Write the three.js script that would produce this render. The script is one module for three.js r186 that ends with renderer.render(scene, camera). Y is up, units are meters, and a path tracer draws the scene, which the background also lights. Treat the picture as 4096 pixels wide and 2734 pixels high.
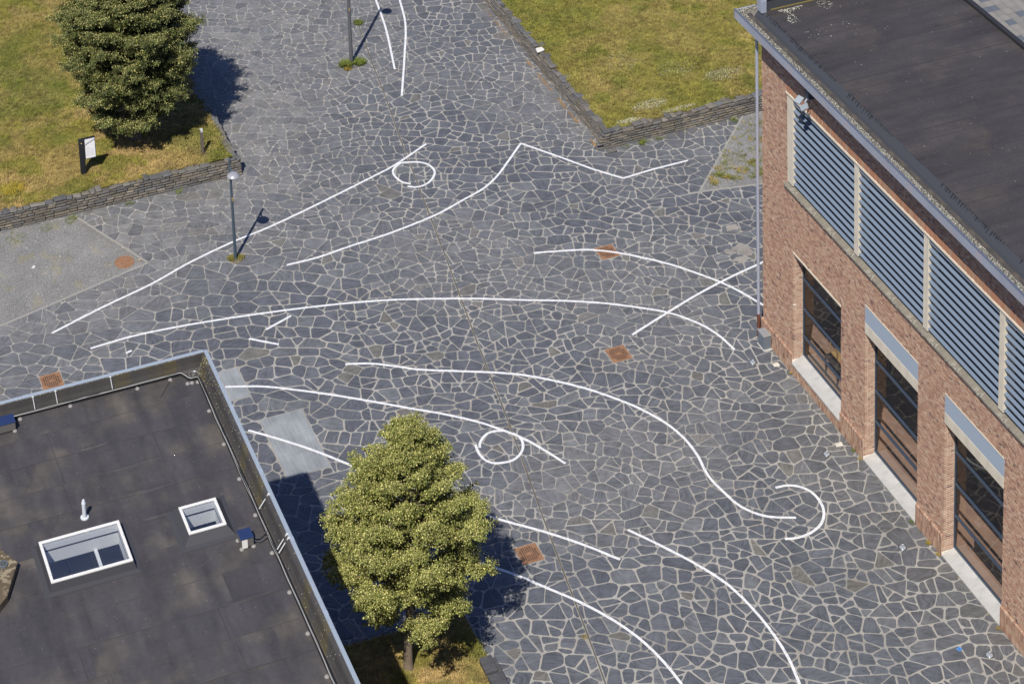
import * as THREE from 'three';
import { mergeGeometries } from 'three/addons/utils/BufferGeometryUtils.js';
import { RoundedBoxGeometry } from 'three/addons/geometries/RoundedBoxGeometry.js';

// ---------------------------------------------------------------- camera, sky, sun, exposure
// x runs across the square towards the brick hall, z towards the tower the view is taken from
const scene = new THREE.Scene();
const camera = new THREE.PerspectiveCamera(2 * Math.atan(1367 / 9479.2) * 180 / Math.PI, 4096 / 2734, 1, 600);
camera.position.set(-26.5, 53, 63.6);
{
  const p = 0.225344521, r = -0.0562176783, a = -0.292375251;            // pitch, roll, heading of the lens
  const turn = (v) => new THREE.Vector3(v[0] * Math.cos(a) + v[2] * Math.sin(a), v[1], -(v[0] * Math.sin(a) - v[2] * Math.cos(a)));
  const fw = [0, -Math.sin(p), -Math.cos(p)], up0 = [0, Math.cos(p), -Math.sin(p)], cr = Math.cos(r), sr = Math.sin(r);
  const rt = turn([cr, sr * up0[1], sr * up0[2]]), up = turn([-sr, cr * up0[1], cr * up0[2]]), f = turn(fw);
  camera.quaternion.setFromRotationMatrix(new THREE.Matrix4().makeBasis(rt, up, f.clone().negate()));
}
camera.setViewOffset(4096, 2734, 2048 - 972.6, 1367 + 2903.1, 4096, 2734);
camera.updateProjectionMatrix(); camera.updateMatrixWorld();

const SUN = new THREE.Vector3(-0.451, 1, 0.573).normalize();
{
  const W = 256, H = 128, px = new Float32Array(W * H * 4);
  for (let j = 0; j < H; j++) for (let i = 0; i < W; i++) {
    const el = ((j + 0.5) / H - 0.5) * Math.PI, az = ((i + 0.5) / W - 0.5) * 2 * Math.PI;
    const d = [Math.cos(el) * Math.cos(az), Math.sin(el), Math.cos(el) * Math.sin(az)];
    const low = Math.pow(1 - Math.max(0, d[1]), 3.2), g = Math.max(0, d[0] * SUN.x + d[1] * SUN.y + d[2] * SUN.z);
    const glow = 0.10 * Math.pow(g, 6) + 0.35 * Math.pow(g, 60);
    const k = (j * W + i) * 4;
    px[k] = 0.038 + 0.20 * low + glow; px[k + 1] = 0.085 + 0.22 * low + glow * 0.97; px[k + 2] = 0.245 + 0.20 * low + glow * 0.9; px[k + 3] = 1;
    if (d[1] < 0) { px[k] = 0.10; px[k + 1] = 0.10; px[k + 2] = 0.10; }
  }
  const sky = new THREE.DataTexture(px, W, H, THREE.RGBAFormat, THREE.FloatType);
  sky.mapping = THREE.EquirectangularReflectionMapping; sky.magFilter = THREE.LinearFilter; sky.needsUpdate = true;
  scene.background = sky; scene.environment = sky;
}
const sun = new THREE.DirectionalLight(new THREE.Color(1, 0.955, 0.88), 4.1);
sun.position.copy(SUN).multiplyScalar(90); sun.target.position.set(0, 0, -2); sun.castShadow = true; sun.shadow.radius = 1;
sun.shadow.mapSize.set(4096, 4096);
Object.assign(sun.shadow.camera, { left: -42, right: 42, top: 42, bottom: -42, near: 10, far: 190 });
scene.add(sun, sun.target);
const renderer = new THREE.WebGLRenderer({ antialias: true });
renderer.toneMapping = THREE.LinearToneMapping; renderer.toneMappingExposure = 1.22;
renderer.shadowMap.enabled = true; renderer.setSize(1024, 683);

// ---------------------------------------------------------------- helpers
function rng(seed) { let s = seed >>> 0; return () => { s = (s + 0x6D2B79F5) | 0; let t = Math.imul(s ^ (s >>> 15), 1 | s); t = (t + Math.imul(t ^ (t >>> 7), 61 | t)) ^ t; return ((t ^ (t >>> 14)) >>> 0) / 4294967296; }; }
const hash = (x, y, s) => { let h = Math.imul(x | 0, 374761393) ^ Math.imul(y | 0, 668265263) ^ Math.imul(s | 0, 2246822519); h = Math.imul(h ^ (h >>> 13), 1274126177); return ((h ^ (h >>> 16)) >>> 0) / 4294967296; };
const sm = (t) => t * t * (3 - 2 * t), mix = (a, b, t) => a + (b - a) * t, clamp = (x, a = 0, b = 1) => Math.min(b, Math.max(a, x)), step = (a, b, x) => sm(clamp((x - a) / (b - a)));
function noise(x, y, s = 0, wx = 0, wy = wx) {                       // value noise, tiling after wx, wy cells when given
  const xi = Math.floor(x), yi = Math.floor(y), fx = sm(x - xi), fy = sm(y - yi), m = (v, w) => w ? ((v % w) + w) % w : v;
  const x0 = m(xi, wx), x1 = m(xi + 1, wx), y0 = m(yi, wy), y1 = m(yi + 1, wy);
  return mix(mix(hash(x0, y0, s), hash(x1, y0, s), fx), mix(hash(x0, y1, s), hash(x1, y1, s), fx), fy);
}
const fbm = (x, y, s = 0, o = 4, w = 0, v = w) => { let t = 0, a = 0.5, n = 0; for (let i = 0; i < o; i++) { t += a * noise(x, y, s + i * 17, w, v); n += a; a *= 0.5; x *= 2; y *= 2; w *= 2; v *= 2; } return t / n; };
const toS = (c) => { c = clamp(c); return Math.round(255 * (c <= 0.0031308 ? c * 12.92 : 1.055 * Math.pow(c, 1 / 2.4) - 0.055)); };
function tex(n, fn, srgb = true, m = n) {                            // fn(u, v) in 0..1 gives a linear colour or a grey
  const d = new Uint8Array(n * m * 4);
  for (let j = 0; j < m; j++) for (let i = 0; i < n; i++) {
    const c = fn((i + 0.5) / n, (j + 0.5) / m, i, j), k = (j * n + i) * 4;
    if (typeof c === 'number') d[k] = d[k + 1] = d[k + 2] = srgb ? toS(c) : Math.round(255 * clamp(c));
    else for (let q = 0; q < 3; q++) d[k + q] = srgb ? toS(c[q]) : Math.round(255 * clamp(c[q]));
    d[k + 3] = 255;
  }
  const t = new THREE.DataTexture(d, n, m, THREE.RGBAFormat); t.wrapS = t.wrapT = THREE.RepeatWrapping;
  t.magFilter = THREE.LinearFilter; t.minFilter = THREE.LinearMipmapLinearFilter; t.generateMipmaps = true; t.anisotropy = 8;
  if (srgb) t.colorSpace = THREE.SRGBColorSpace; t.needsUpdate = true; return t;
}
const rep = (t, x, y = x) => { const c = t.clone(); c.repeat.set(x, y); c.needsUpdate = true; return c; };
const lin = (r, g, b) => new THREE.Color().setRGB(r, g, b);
const std = (c, rough = 0.85, o = {}) => new THREE.MeshStandardMaterial({ color: c.isColor ? c : lin(...c), roughness: rough, ...o });

const taken = {};
const numbered = (n) => { taken[n] = (taken[n] ?? -1) + 1; return taken[n] ? n + '_' + String(taken[n]).padStart(3, '0') : n; };
const shade = (m) => { m.castShadow = m.receiveShadow = true; return m; };
function tag(o, label, category, group, kind) { if (label) o.userData.label = label; if (category) o.userData.category = category; if (group) o.userData.group = group; if (kind) o.userData.kind = kind; return o; }
function thing(name, label, category, [x, y, z] = [0, 0, 0], turn = 0, group) {
  const o = new THREE.Group(); o.name = numbered(name); o.position.set(x, y, z); o.rotation.y = turn; scene.add(o); return tag(o, label, category, group);
}
function part(name, g, m, parent, label) { const o = shade(new THREE.Mesh(Array.isArray(g) ? merge(g) : g, m)); o.name = name; parent.add(o); if (label) o.userData.label = label; return o; }
function single(name, g, m, label, category, group) { const o = part(numbered(name), g, m, scene); return tag(o, label, category, group); }
function struct(name, g, m, label, category = name.replace(/_/g, ' ')) { const o = part(numbered(name), g, m, scene); return tag(o, label, category, null, 'structure'); }
function copy(o, pos, turn, label, group) { const c = o.clone(); c.name = numbered(o.name.replace(/_\d+$/, '')); c.position.set(...pos); c.rotation.y = turn; c.userData = { ...o.userData }; tag(c, label, null, group); scene.add(c); return c; }

const plainIndex = (g) => g.index ? g.toNonIndexed() : g;
function merge(list) {
  const all = list.map(plainIndex), names = ['position', 'normal', 'uv', 'color'].filter((n) => all.every((g) => g.attributes[n]));
  for (const g of all) for (const n of Object.keys(g.attributes)) if (!names.includes(n)) g.deleteAttribute(n);
  return all.length === 1 ? all[0] : mergeGeometries(all, false);
}
function metreUV(g, s = 1) {                                          // box mapping in metres
  g = plainIndex(g); const p = g.attributes.position, n = g.attributes.normal, uv = new Float32Array(p.count * 2);
  for (let i = 0; i < p.count; i++) {
    const ax = Math.abs(n.getX(i)), ay = Math.abs(n.getY(i)), az = Math.abs(n.getZ(i));
    const [u, v] = ay >= ax && ay >= az ? [p.getX(i), p.getZ(i)] : ax >= az ? [p.getZ(i), p.getY(i)] : [p.getX(i), p.getY(i)];
    uv[i * 2] = u * s; uv[i * 2 + 1] = v * s;
  }
  g.setAttribute('uv', new THREE.BufferAttribute(uv, 2)); return g;
}
const at = (g, x, y, z) => g.translate(x, y, z);
// a box given by its corners, edges rounded by r
function bx(x0, x1, y0, y1, z0, z1, r = 0) {
  const w = x1 - x0, h = y1 - y0, d = z1 - z0;
  const g = r ? new RoundedBoxGeometry(w, h, d, 1, Math.min(r, w * 0.49, h * 0.49, d * 0.49)) : new THREE.BoxGeometry(w, h, d);
  return metreUV(at(g, (x0 + x1) / 2, (y0 + y1) / 2, (z0 + z1) / 2));
}
function cyl(r0, r1, h, x, y, z, seg = 20) { return plainIndex(at(new THREE.CylinderGeometry(r1, r0, h, seg), x, y + h / 2, z)); }
function rod(a, b, r, seg = 8) {
  const A = new THREE.Vector3(...a), B = new THREE.Vector3(...b), d = B.clone().sub(A), g = new THREE.CylinderGeometry(r, r, d.length(), seg);
  g.applyQuaternion(new THREE.Quaternion().setFromUnitVectors(new THREE.Vector3(0, 1, 0), d.clone().normalize())); const m = A.add(B).multiplyScalar(0.5); return plainIndex(at(g, m.x, m.y, m.z));
}
function tube(pts, r, seg = 40, rad = 6) { return plainIndex(new THREE.TubeGeometry(new THREE.CatmullRomCurve3(pts.map((p) => new THREE.Vector3(...p))), seg, r, rad, false)); }
function quadStrip(A, B, flip) {                                       // a sheet between two rows of points
  const pos = [], uv = []; let s = 0;
  for (let i = 0; i + 1 < A.length; i++) {
    const q = [A[i], A[i + 1], B[i + 1], B[i]]; const L = Math.hypot(A[i + 1][0] - A[i][0], A[i + 1][1] - A[i][1], A[i + 1][2] - A[i][2]), w = Math.hypot(B[i][0] - A[i][0], B[i][1] - A[i][1], B[i][2] - A[i][2]);
    const u = [[s, 0], [s + L, 0], [s + L, w], [s, w]]; s += L;
    for (const k of flip ? [0, 2, 1, 0, 3, 2] : [0, 1, 2, 0, 2, 3]) { pos.push(...q[k]); uv.push(...u[k]); }
  }
  const g = new THREE.BufferGeometry(); g.setAttribute('position', new THREE.Float32BufferAttribute(pos, 3)); g.setAttribute('uv', new THREE.Float32BufferAttribute(uv, 2)); g.computeVertexNormals(); return g;
}
// a profile of [x, y] points in the plane across z, run from z0 to z1 (closed ends)
function run(profile, z0, z1) {
  const g = new THREE.ExtrudeGeometry(new THREE.Shape(profile.map(([x, y]) => new THREE.Vector2(x, y))), { depth: z1 - z0, bevelEnabled: false });
  return metreUV(at(g, 0, 0, z0));
}
const V = new THREE.Vector3();
const screenArea = (pts) => {                                          // size in the picture (pixels of a 1024 wide image), 0 when out of frame
  const q = pts.map((p) => { V.set(...p).project(camera); return [V.x * 512, V.y * 341.5]; }); let a = 0, inside = false;
  for (let i = 0; i < q.length; i++) { const b = q[(i + 1) % q.length]; a += q[i][0] * b[1] - b[0] * q[i][1]; if (Math.abs(q[i][0]) < 512 && Math.abs(q[i][1]) < 341) inside = true; }
  return inside ? Math.abs(a) / 2 : 0;
};
const withColor = (g, c) => { const n = g.attributes.position.count, a = new Float32Array(n * 3); for (let i = 0; i < n; i++) { a[i * 3] = c[0]; a[i * 3 + 1] = c[1]; a[i * 3 + 2] = c[2]; } g.setAttribute('color', new THREE.BufferAttribute(a, 3)); return g; };
function instances(name, g, m, list, parent, label, kind = 'stuff') {   // list of [matrix, colour]
  const o = new THREE.InstancedMesh(g, m, list.length); o.name = name; shade(o);
  list.forEach(([M, c], i) => { o.setMatrixAt(i, M); if (c) o.setColorAt(i, c.isColor ? c : lin(...c)); });
  parent.add(o); o.userData.kind = kind; if (label) o.userData.label = label; return o;
}
const M4 = (x, y, z, e = [0, 0, 0], s = 1) => new THREE.Matrix4().compose(new THREE.Vector3(x, y, z), new THREE.Quaternion().setFromEuler(new THREE.Euler(...e)), Array.isArray(s) ? new THREE.Vector3(...s) : new THREE.Vector3(s, s, s));

// ---------------------------------------------------------------- ground, paving
const slateTex = (() => {                                             // split slate: streaks along u, pale scratches; mean about 0.6
  const n = 1024, buf = new Float32Array(n * n), R = rng(11);
  for (let k = 0; k < 1500; k++) {
    let x = R() * n, y = R() * n, a = (R() - 0.5) * 0.9 + (R() < 0.25 ? 1.3 : 0), s = 0.12 + R() * 0.3; const L = 15 + R() * 75;
    for (let i = 0; i < L; i++) { x += Math.cos(a); y += Math.sin(a); a += (R() - 0.5) * 0.35; buf[(((y | 0) % n + n) % n) * n + ((x | 0) % n + n) % n] += s * (1 - i / L); }
  }
  return tex(n, (u, v, i, j) => {
    const warp = fbm(u * 4, v * 4, 3, 2, 4) * 0.25, st = fbm(u * 5, (v + warp) * 44, 5, 3, 5, 44), b = fbm(u * 9, v * 12, 9, 3, 9, 12), f = hash(i, j, 3);
    return clamp(0.25 + 0.44 * st + 0.28 * b + 0.06 * f + 1.3 * buf[j * n + i], 0.15, 1);
  });
})();
const slateBump = tex(512, (u, v) => 0.6 * fbm(u * 8, v * 34, 21, 4, 8, 34) + 0.4 * fbm(u * 20, v * 20, 23, 3, 20), false);
const slateMat = new THREE.MeshStandardMaterial({ map: slateTex, bumpMap: slateBump, bumpScale: 0.006, roughness: 0.72, vertexColors: true });
const mortarTex = tex(1024, (u, v, i, j) => {
  const c = fbm(u * 6, v * 6, 31, 4, 6), f = fbm(u * 60, v * 60, 35, 3, 60), h = hash(i, j, 9), k = 0.62 + 0.5 * c + 0.25 * (f - 0.5) + 0.12 * (h - 0.5), warm = step(0.5, 0.72, fbm(u * 9 + 3, v * 9, 37, 3, 9));
  return [0.335 * k + 0.02 * warm, 0.322 * k + 0.01 * warm, 0.296 * k];
});
const mortarMat = new THREE.MeshStandardMaterial({ map: rep(mortarTex, 0.16), bumpMap: rep(mortarTex, 0.45), bumpScale: 0.01, roughness: 0.95 });
const flat = (x0, x1, z0, z1, y, nx = 1, nz = 1) => { const g = new THREE.PlaneGeometry(x1 - x0, z1 - z0, nx, nz); g.rotateX(-Math.PI / 2); at(g, (x0 + x1) / 2, y, (z0 + z1) / 2); return metreUV(g); };
const earthMat = std([0.16, 0.13, 0.09], 1);
struct('ground', flat(-300, 300, -300, 300, -0.12), earthMat, 'bare earth ground far around the square', 'ground');

const area = (p) => { let a = 0; for (let i = 0; i < p.length; i++) { const b = p[(i + 1) % p.length]; a += p[i][0] * b[1] - b[0] * p[i][1]; } return a / 2; };
const centre = (p) => { let x = 0, z = 0; for (const q of p) { x += q[0]; z += q[1]; } return [x / p.length, z / p.length]; };
function clip(p, nx, nz, d) {                                          // keeps n.q <= d
  const o = [];
  for (let i = 0; i < p.length; i++) {
    const a = p[i], b = p[(i + 1) % p.length], da = nx * a[0] + nz * a[1] - d, db = nx * b[0] + nz * b[1] - d;
    if (da <= 0) o.push(a);
    if ((da < 0 && db > 0) || (da > 0 && db < 0)) { const t = da / (da - db); o.push([a[0] + (b[0] - a[0]) * t, a[1] + (b[1] - a[1]) * t]); }
  }
  return o;
}
const ccw = (p) => area(p) < 0 ? p.slice().reverse() : p;
function edges(p) { return p.map((a, i) => { const b = p[(i + 1) % p.length], L = Math.hypot(b[0] - a[0], b[1] - a[1]) || 1e-9, nx = (b[1] - a[1]) / L, nz = -(b[0] - a[0]) / L; return [nx, nz, nx * a[0] + nz * a[1], L]; }); }
function subtract(p, hole) {                                            // convex minus convex, as convex pieces
  const E = edges(hole); let inside = p; 
  for (const [nx, nz, d] of E) { inside = clip(inside, nx, nz, d); if (inside.length < 3) return [p]; }
  if (Math.abs(area(inside)) < 1e-5) return [p];
  const out = []; let rest = p;
  for (const [nx, nz, d] of E) { const o = clip(rest, -nx, -nz, -d); if (o.length > 2 && Math.abs(area(o)) > 1e-4) out.push(o); rest = clip(rest, nx, nz, d); if (rest.length < 3) break; }
  return out;
}
const rect = (x0, x1, z0, z1) => ccw([[x0, z0], [x1, z0], [x1, z1], [x0, z1]]);
const drainLine = [[2.27, -21.45], [1.69, -17.87], [1.32, -15.42], [0.89, -12.88], [0.6, -10.89], [0.15, -8.01], [-0.23, -5.49], [-0.57, -3.41], [-0.94, -1.11], [-1.5, 2.77], [-2.17, 6.76], [-2.59, 9.43], [-2.89, 11.44], [-3.19, 13.25], [-3.62, 15.8]];
const gravelA = ccw([[-24, -13], [-11.95, -13], [-10.18, -9.34], [-13.78, -8.42], [-24, -5.9]]);
const gravelB = ccw([[13.62, -9.4], [9.84, -5.76], [12.4, -5.3], [20, -4.0], [20, -9.4]]);
const manholeSpots = [[-14.79, -4.52, 0.35], [5.18, -3.84, 0.34], [3.17, 1.14, 0.345], [-3.19, 8.13, 0.34]];
const plates = [[-9.47, -8.84, -2.87, -1.41], [-8.895, -7.48, -0.2, 2.585]];
const holes = [gravelA, gravelB, rect(-30, -5.45, -45, -13.2), rect(7.85, 40, -45, -9.5), rect(-12.7, -5.85, 9.45, 24), rect(-40, -12.7, 8.44, 30), rect(8.0, 40, 2.1, 30),
  ...manholeSpots.map(([x, z, r]) => rect(x - r - 0.01, x + r + 0.01, z - r - 0.01, z + r + 0.01)), ...plates.map(([a, b, c, d]) => rect(a - 0.02, b + 0.02, c - 0.02, d + 0.02)),
  ...drainLine.slice(1).map((b, i) => { const a = drainLine[i], L = Math.hypot(b[0] - a[0], b[1] - a[1]), nx = (b[1] - a[1]) / L * 0.014, nz = -(b[0] - a[0]) / L * 0.014; return ccw([[a[0] + nx, a[1] + nz], [b[0] + nx, b[1] + nz], [b[0] - nx, b[1] - nz], [a[0] - nx, a[1] - nz]]); })];
const pavement = struct('pavement', flat(-26, 24, -42, 24, -0.008), mortarMat, 'crazy paving of dark slate set in pale mortar across the square', 'pavement');
{
  const R = rng(2024), S = 0.575, AX = 1.5, TH = 0.33, X0 = -26, X1 = 26, Z0 = -40, Z1 = 32, nx = Math.ceil((X1 - X0) / AX / S), nz = Math.ceil((Z1 - Z0) / S);
  const pt = [...Array(nx + 2)].map((_, i) => [...Array(nz + 2)].map((_, j) => [X0 / AX + (i - 0.5) * S + (j % 2 ? 0.25 : -0.25) * S + (R() - 0.5) * S * 0.8, Z0 + (j - 0.5) * S + (R() - 0.5) * S * 0.5]));
  // cells are laid out in a frame turned by TH and stretched along it, then bent a little so that the courses wander
  const lay = ([u, v]) => { const a = u * AX, x = a * Math.cos(TH) - v * Math.sin(TH), z = a * Math.sin(TH) + v * Math.cos(TH) - 4; return [x + 1.1 * (fbm(x * 0.22, z * 0.22, 41, 2) - 0.5), z + 1.9 * (fbm(x * 0.24 + 50, z * 0.24, 43, 2) - 0.5)]; };
  const split = (p, out, depth = 0) => {
    const A = Math.abs(area(p)), c = centre(p), big = 1 + 0.9 * step(-4, -9, c[0] + 0.15 * c[1]) * step(-14, -9, c[1]), t = (0.13 + 0.42 * R() * R() + 0.10 * R()) * big;
    if (A < t || depth > 7) { out.push(p); return; }
    let sx = 0, sz = 0, sxz = 0; for (const q of p) { const a = q[0] - c[0], b = q[1] - c[1]; sx += a * a; sz += b * b; sxz += a * b; }
    let th = 0.5 * Math.atan2(2 * sxz, sx - sz); if (sx + sz > 0 && Math.hypot(sx - sz, 2 * sxz) < 0.18 * (sx + sz)) th = R() < 0.7 ? Math.PI / 2 : 0;   // stones lie mostly across the slope
    th += (R() - 0.5) * 0.5; const n = [Math.cos(th), Math.sin(th)], off = (R() - 0.5) * 0.42 * Math.sqrt(A), d = n[0] * c[0] + n[1] * c[1] + off * 0.6;
    const a = clip(p, n[0], n[1], d), b = clip(p, -n[0], -n[1], -d);
    if (a.length < 3 || b.length < 3 || Math.min(Math.abs(area(a)), Math.abs(area(b))) < 0.034) { out.push(p); return; }
    split(a, out, depth + 1); split(b, out, depth + 1);
  };
  let polys = [];
  for (let i = 1; i <= nx; i++) for (let j = 1; j <= nz; j++) {
    const c = pt[i][j]; let p = rect(c[0] - 3, c[0] + 3, c[1] - 3, c[1] + 3);
    for (let a = Math.max(0, i - 3); a <= Math.min(nx + 1, i + 3); a++) for (let b = Math.max(0, j - 3); b <= Math.min(nz + 1, j + 3); b++) if (a !== i || b !== j) {
      const q = pt[a][b], n0 = q[0] - c[0], n1 = q[1] - c[1]; p = clip(p, n0, n1, n0 * (q[0] + c[0]) / 2 + n1 * (q[1] + c[1]) / 2); if (p.length < 3) break;
    }
    if (p.length < 3) continue; p = p.map(lay); const m = centre(p); if (m[0] > -22 && m[0] < 14 && m[1] > -34 && m[1] < 19) split(p, polys);
  }
  for (const h of holes) {
    const b = [Math.min(...h.map((q) => q[0])), Math.max(...h.map((q) => q[0])), Math.min(...h.map((q) => q[1])), Math.max(...h.map((q) => q[1]))], next = [];
    for (const p of polys) { if (p.every((q) => q[0] < b[0]) || p.every((q) => q[0] > b[1]) || p.every((q) => q[1] < b[2]) || p.every((q) => q[1] > b[3])) next.push(p); else next.push(...subtract(ccw(p), h)); }
    polys = next;
  }
  const stones = [];
  for (let p of polys) {
    p = ccw(p); if (area(p) < 0.012) continue;
    const c0 = centre(p), dusty = clamp(0.55 * step(0.42, 0.68, fbm(c0[0] * 0.16 + 9, c0[1] * 0.16, 51, 3)) + 0.6 * step(1.5, -4, c0[0] * 0.8 + 0.25 * (c0[1] + 9)) * step(-5, -10, c0[1]) + 0.35 * step(5.5, 8, c0[0]) * step(-4.5, -8, c0[1]));
    for (const [a, b, d] of edges(p)) { p = clip(p, a, b, d - (0.016 + 0.024 * R() * R() + 0.006 * R()) * (1 - 0.38 * dusty)); if (p.length < 3) break; }
    if (p.length < 3 || Math.abs(area(p)) < 0.006) continue;
    p = ccw(p);
    const q = [];                                                       // worn corners, uneven split edges
    for (let i = 0; i < p.length; i++) {
      const a = p[(i + p.length - 1) % p.length], b = p[i], c = p[(i + 1) % p.length], la = Math.hypot(a[0] - b[0], a[1] - b[1]), lc = Math.hypot(c[0] - b[0], c[1] - b[1]);
      if (lc < 0.02) continue;
      const ka = Math.min(0.34 * la, 0.025 + 0.075 * R()), kc = Math.min(0.34 * lc, 0.025 + 0.075 * R());
      q.push([b[0] + (a[0] - b[0]) * ka / la, b[1] + (a[1] - b[1]) * ka / la], [b[0] + (c[0] - b[0]) * kc / lc, b[1] + (c[1] - b[1]) * kc / lc]);
      if (lc > 0.2) { const t = 0.35 + 0.3 * R(), j = (R() - 0.35) * 0.022; q.push([mix(b[0], c[0], t) - (c[1] - b[1]) / lc * j, mix(b[1], c[1], t) + (c[0] - b[0]) / lc * j]); }
    }
    if (q.length < 3) continue;
    const c = centre(q), n = q.length, y = 0.001 + 0.006 * R(), tx = (R() - 0.5) * 0.016, tz = (R() - 0.5) * 0.016, pos = [], uv = [];
    const near = step(5, 7.5, c[0]) * step(3, 7, c[1]), r = R(); let k = r < 0.56 ? [0.086, 0.092, 0.107] : r < 0.84 ? [0.098, 0.104, 0.118] : r < 0.975 ? [0.122, 0.127, 0.137] : [0.125, 0.12, 0.108];
    const dust = clamp(dusty * (0.45 + 0.75 * R()) * 0.75), grey = near * (0.35 + 0.6 * R()), w = 0.9 + 0.2 * R();
    k = k.map((v, i) => mix(mix(v, [0.106, 0.104, 0.105][i], grey), [0.185, 0.179, 0.172][i], dust) * w / 0.6);
    const ang = (R() < 0.75 ? -0.25 : 1.1) + (R() - 0.5) * 1.0, ca = Math.cos(ang) / 1.7, sa = Math.sin(ang) / 1.7, ou = R(), ov = R();
    const P = (v, inset) => { const L = Math.hypot(v[0] - c[0], v[1] - c[1]) || 1, s = inset ? 1 : 1 + 0.009 / L, x = c[0] + (v[0] - c[0]) * s, z = c[1] + (v[1] - c[1]) * s; return [x, inset ? y + tx * (x - c[0]) + tz * (z - c[1]) : -0.014, z]; };
    const put = (...ps) => { for (const v of ps) { pos.push(...v); uv.push(v[0] * ca - v[2] * sa + ou, v[0] * sa + v[2] * ca + ov); } };
    const T = q.map((v) => P(v, true)), B = q.map((v) => P(v, false)), C = [c[0], y, c[1]];
    for (let i = 0; i < n; i++) { const j = (i + 1) % n; put(C, T[j], T[i]); put(T[i], T[j], B[j], T[i], B[j], B[i]); }
    const g = new THREE.BufferGeometry(); g.setAttribute('position', new THREE.Float32BufferAttribute(pos, 3)); g.setAttribute('uv', new THREE.Float32BufferAttribute(uv, 2)); g.computeVertexNormals(); withColor(g, k);
    stones.push([screenArea(T), g]);
  }
  stones.sort((a, b) => b[0] - a[0]);
  stones.slice(0, 300).forEach(([, g]) => part(numbered('paving_stone'), g, slateMat, pavement));
  const rest = part('paving_stones', mergeGeometries(stones.slice(300).map((s) => s[1])), slateMat, pavement); rest.userData.kind = 'stuff';
  console.log('stones', stones.length);
}

// ---------------------------------------------------------------- gravel patches
const gravelTex = tex(1024, (u, v, i, j) => {
  const f = fbm(u * 110, v * 110, 61, 2, 110), c = fbm(u * 5, v * 5, 63, 4, 5), h = hash(i >> 1, j >> 1, 5), k = 0.55 + 0.5 * f + 0.35 * (c - 0.5) + (h > 0.96 ? 0.5 : 0), m = step(0.6, 0.78, fbm(u * 7, v * 7, 66, 3, 7));
  return [0.262 * k + 0.025 * m, 0.256 * k + 0.012 * m, 0.246 * k - 0.03 * m];
});
const gravelMat = new THREE.MeshStandardMaterial({ map: rep(gravelTex, 0.28), bumpMap: rep(gravelTex, 0.28), bumpScale: 0.03, roughness: 0.95 });
const sheet = (poly, y) => { const g = new THREE.ShapeGeometry(new THREE.Shape(poly.map(([x, z]) => new THREE.Vector2(x, -z)))); g.rotateX(-Math.PI / 2); at(g, 0, y, 0); return metreUV(g); };
const pebble = new THREE.IcosahedronGeometry(1, 0); pebble.scale(1, 0.6, 0.8);
const pebbleMat = std([1, 1, 1], 0.9);
const insidePoly = (p, x, z) => edges(p).every(([a, b, d]) => a * x + b * z <= d);
function gravelPatch(poly, label, seed, n, box) {
  const g = struct('gravel_patch', sheet(poly, 0.004), gravelMat, label, 'gravel'), R = rng(seed), L = [];
  while (L.length < n) { const x = mix(box[0], box[1], R()), z = mix(box[2], box[3], R()); if (!insidePoly(poly, x, z)) continue; const s = 0.008 + 0.022 * R() * R(), v = 0.13 + 0.26 * R() + (R() > 0.985 ? 0.35 : 0); L.push([M4(x, 0.006, z, [R() * 6, R() * 6, R() * 6], s), [v, v * 0.99, v * 0.98]]); }
  instances('pebbles', pebble, pebbleMat, L, g); return g;
}
const edging = std([0.30, 0.285, 0.255], 0.95);
const kerb = (a, b, w, h) => { const L = Math.hypot(b[0] - a[0], b[1] - a[1]), g = bx(-w / 2, w / 2, -0.01, h, 0, L, 0.004); g.rotateY(Math.atan2(b[0] - a[0], b[1] - a[1])); return at(g, a[0], 0, a[1]); };
const gpA = gravelPatch(gravelA, 'grey gravel patch below the dry-stone wall beside the round manhole', 71, 9000, [-17, -10.1, -13, -7.6]);
for (const [a, b] of [[[-11.95, -12.98], [-10.16, -9.36]], [[-10.16, -9.34], [-13.78, -8.41]], [[-13.78, -8.41], [-24, -5.89]]]) part('edging', kerb(a, b, 0.085, 0.009), edging, gpA);
const gpB = gravelPatch(gravelB, 'weedy grey gravel strip against the far corner of the brick hall', 72, 5000, [9.8, 15, -9.4, -4.8]);
for (const [a, b] of [[[13.62, -9.38], [9.84, -5.75]], [[9.84, -5.74], [12.4, -5.29]], [[12.4, -5.29], [20, -3.99]]]) part('edging', kerb(a, b, 0.08, 0.009), edging, gpB);

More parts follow.
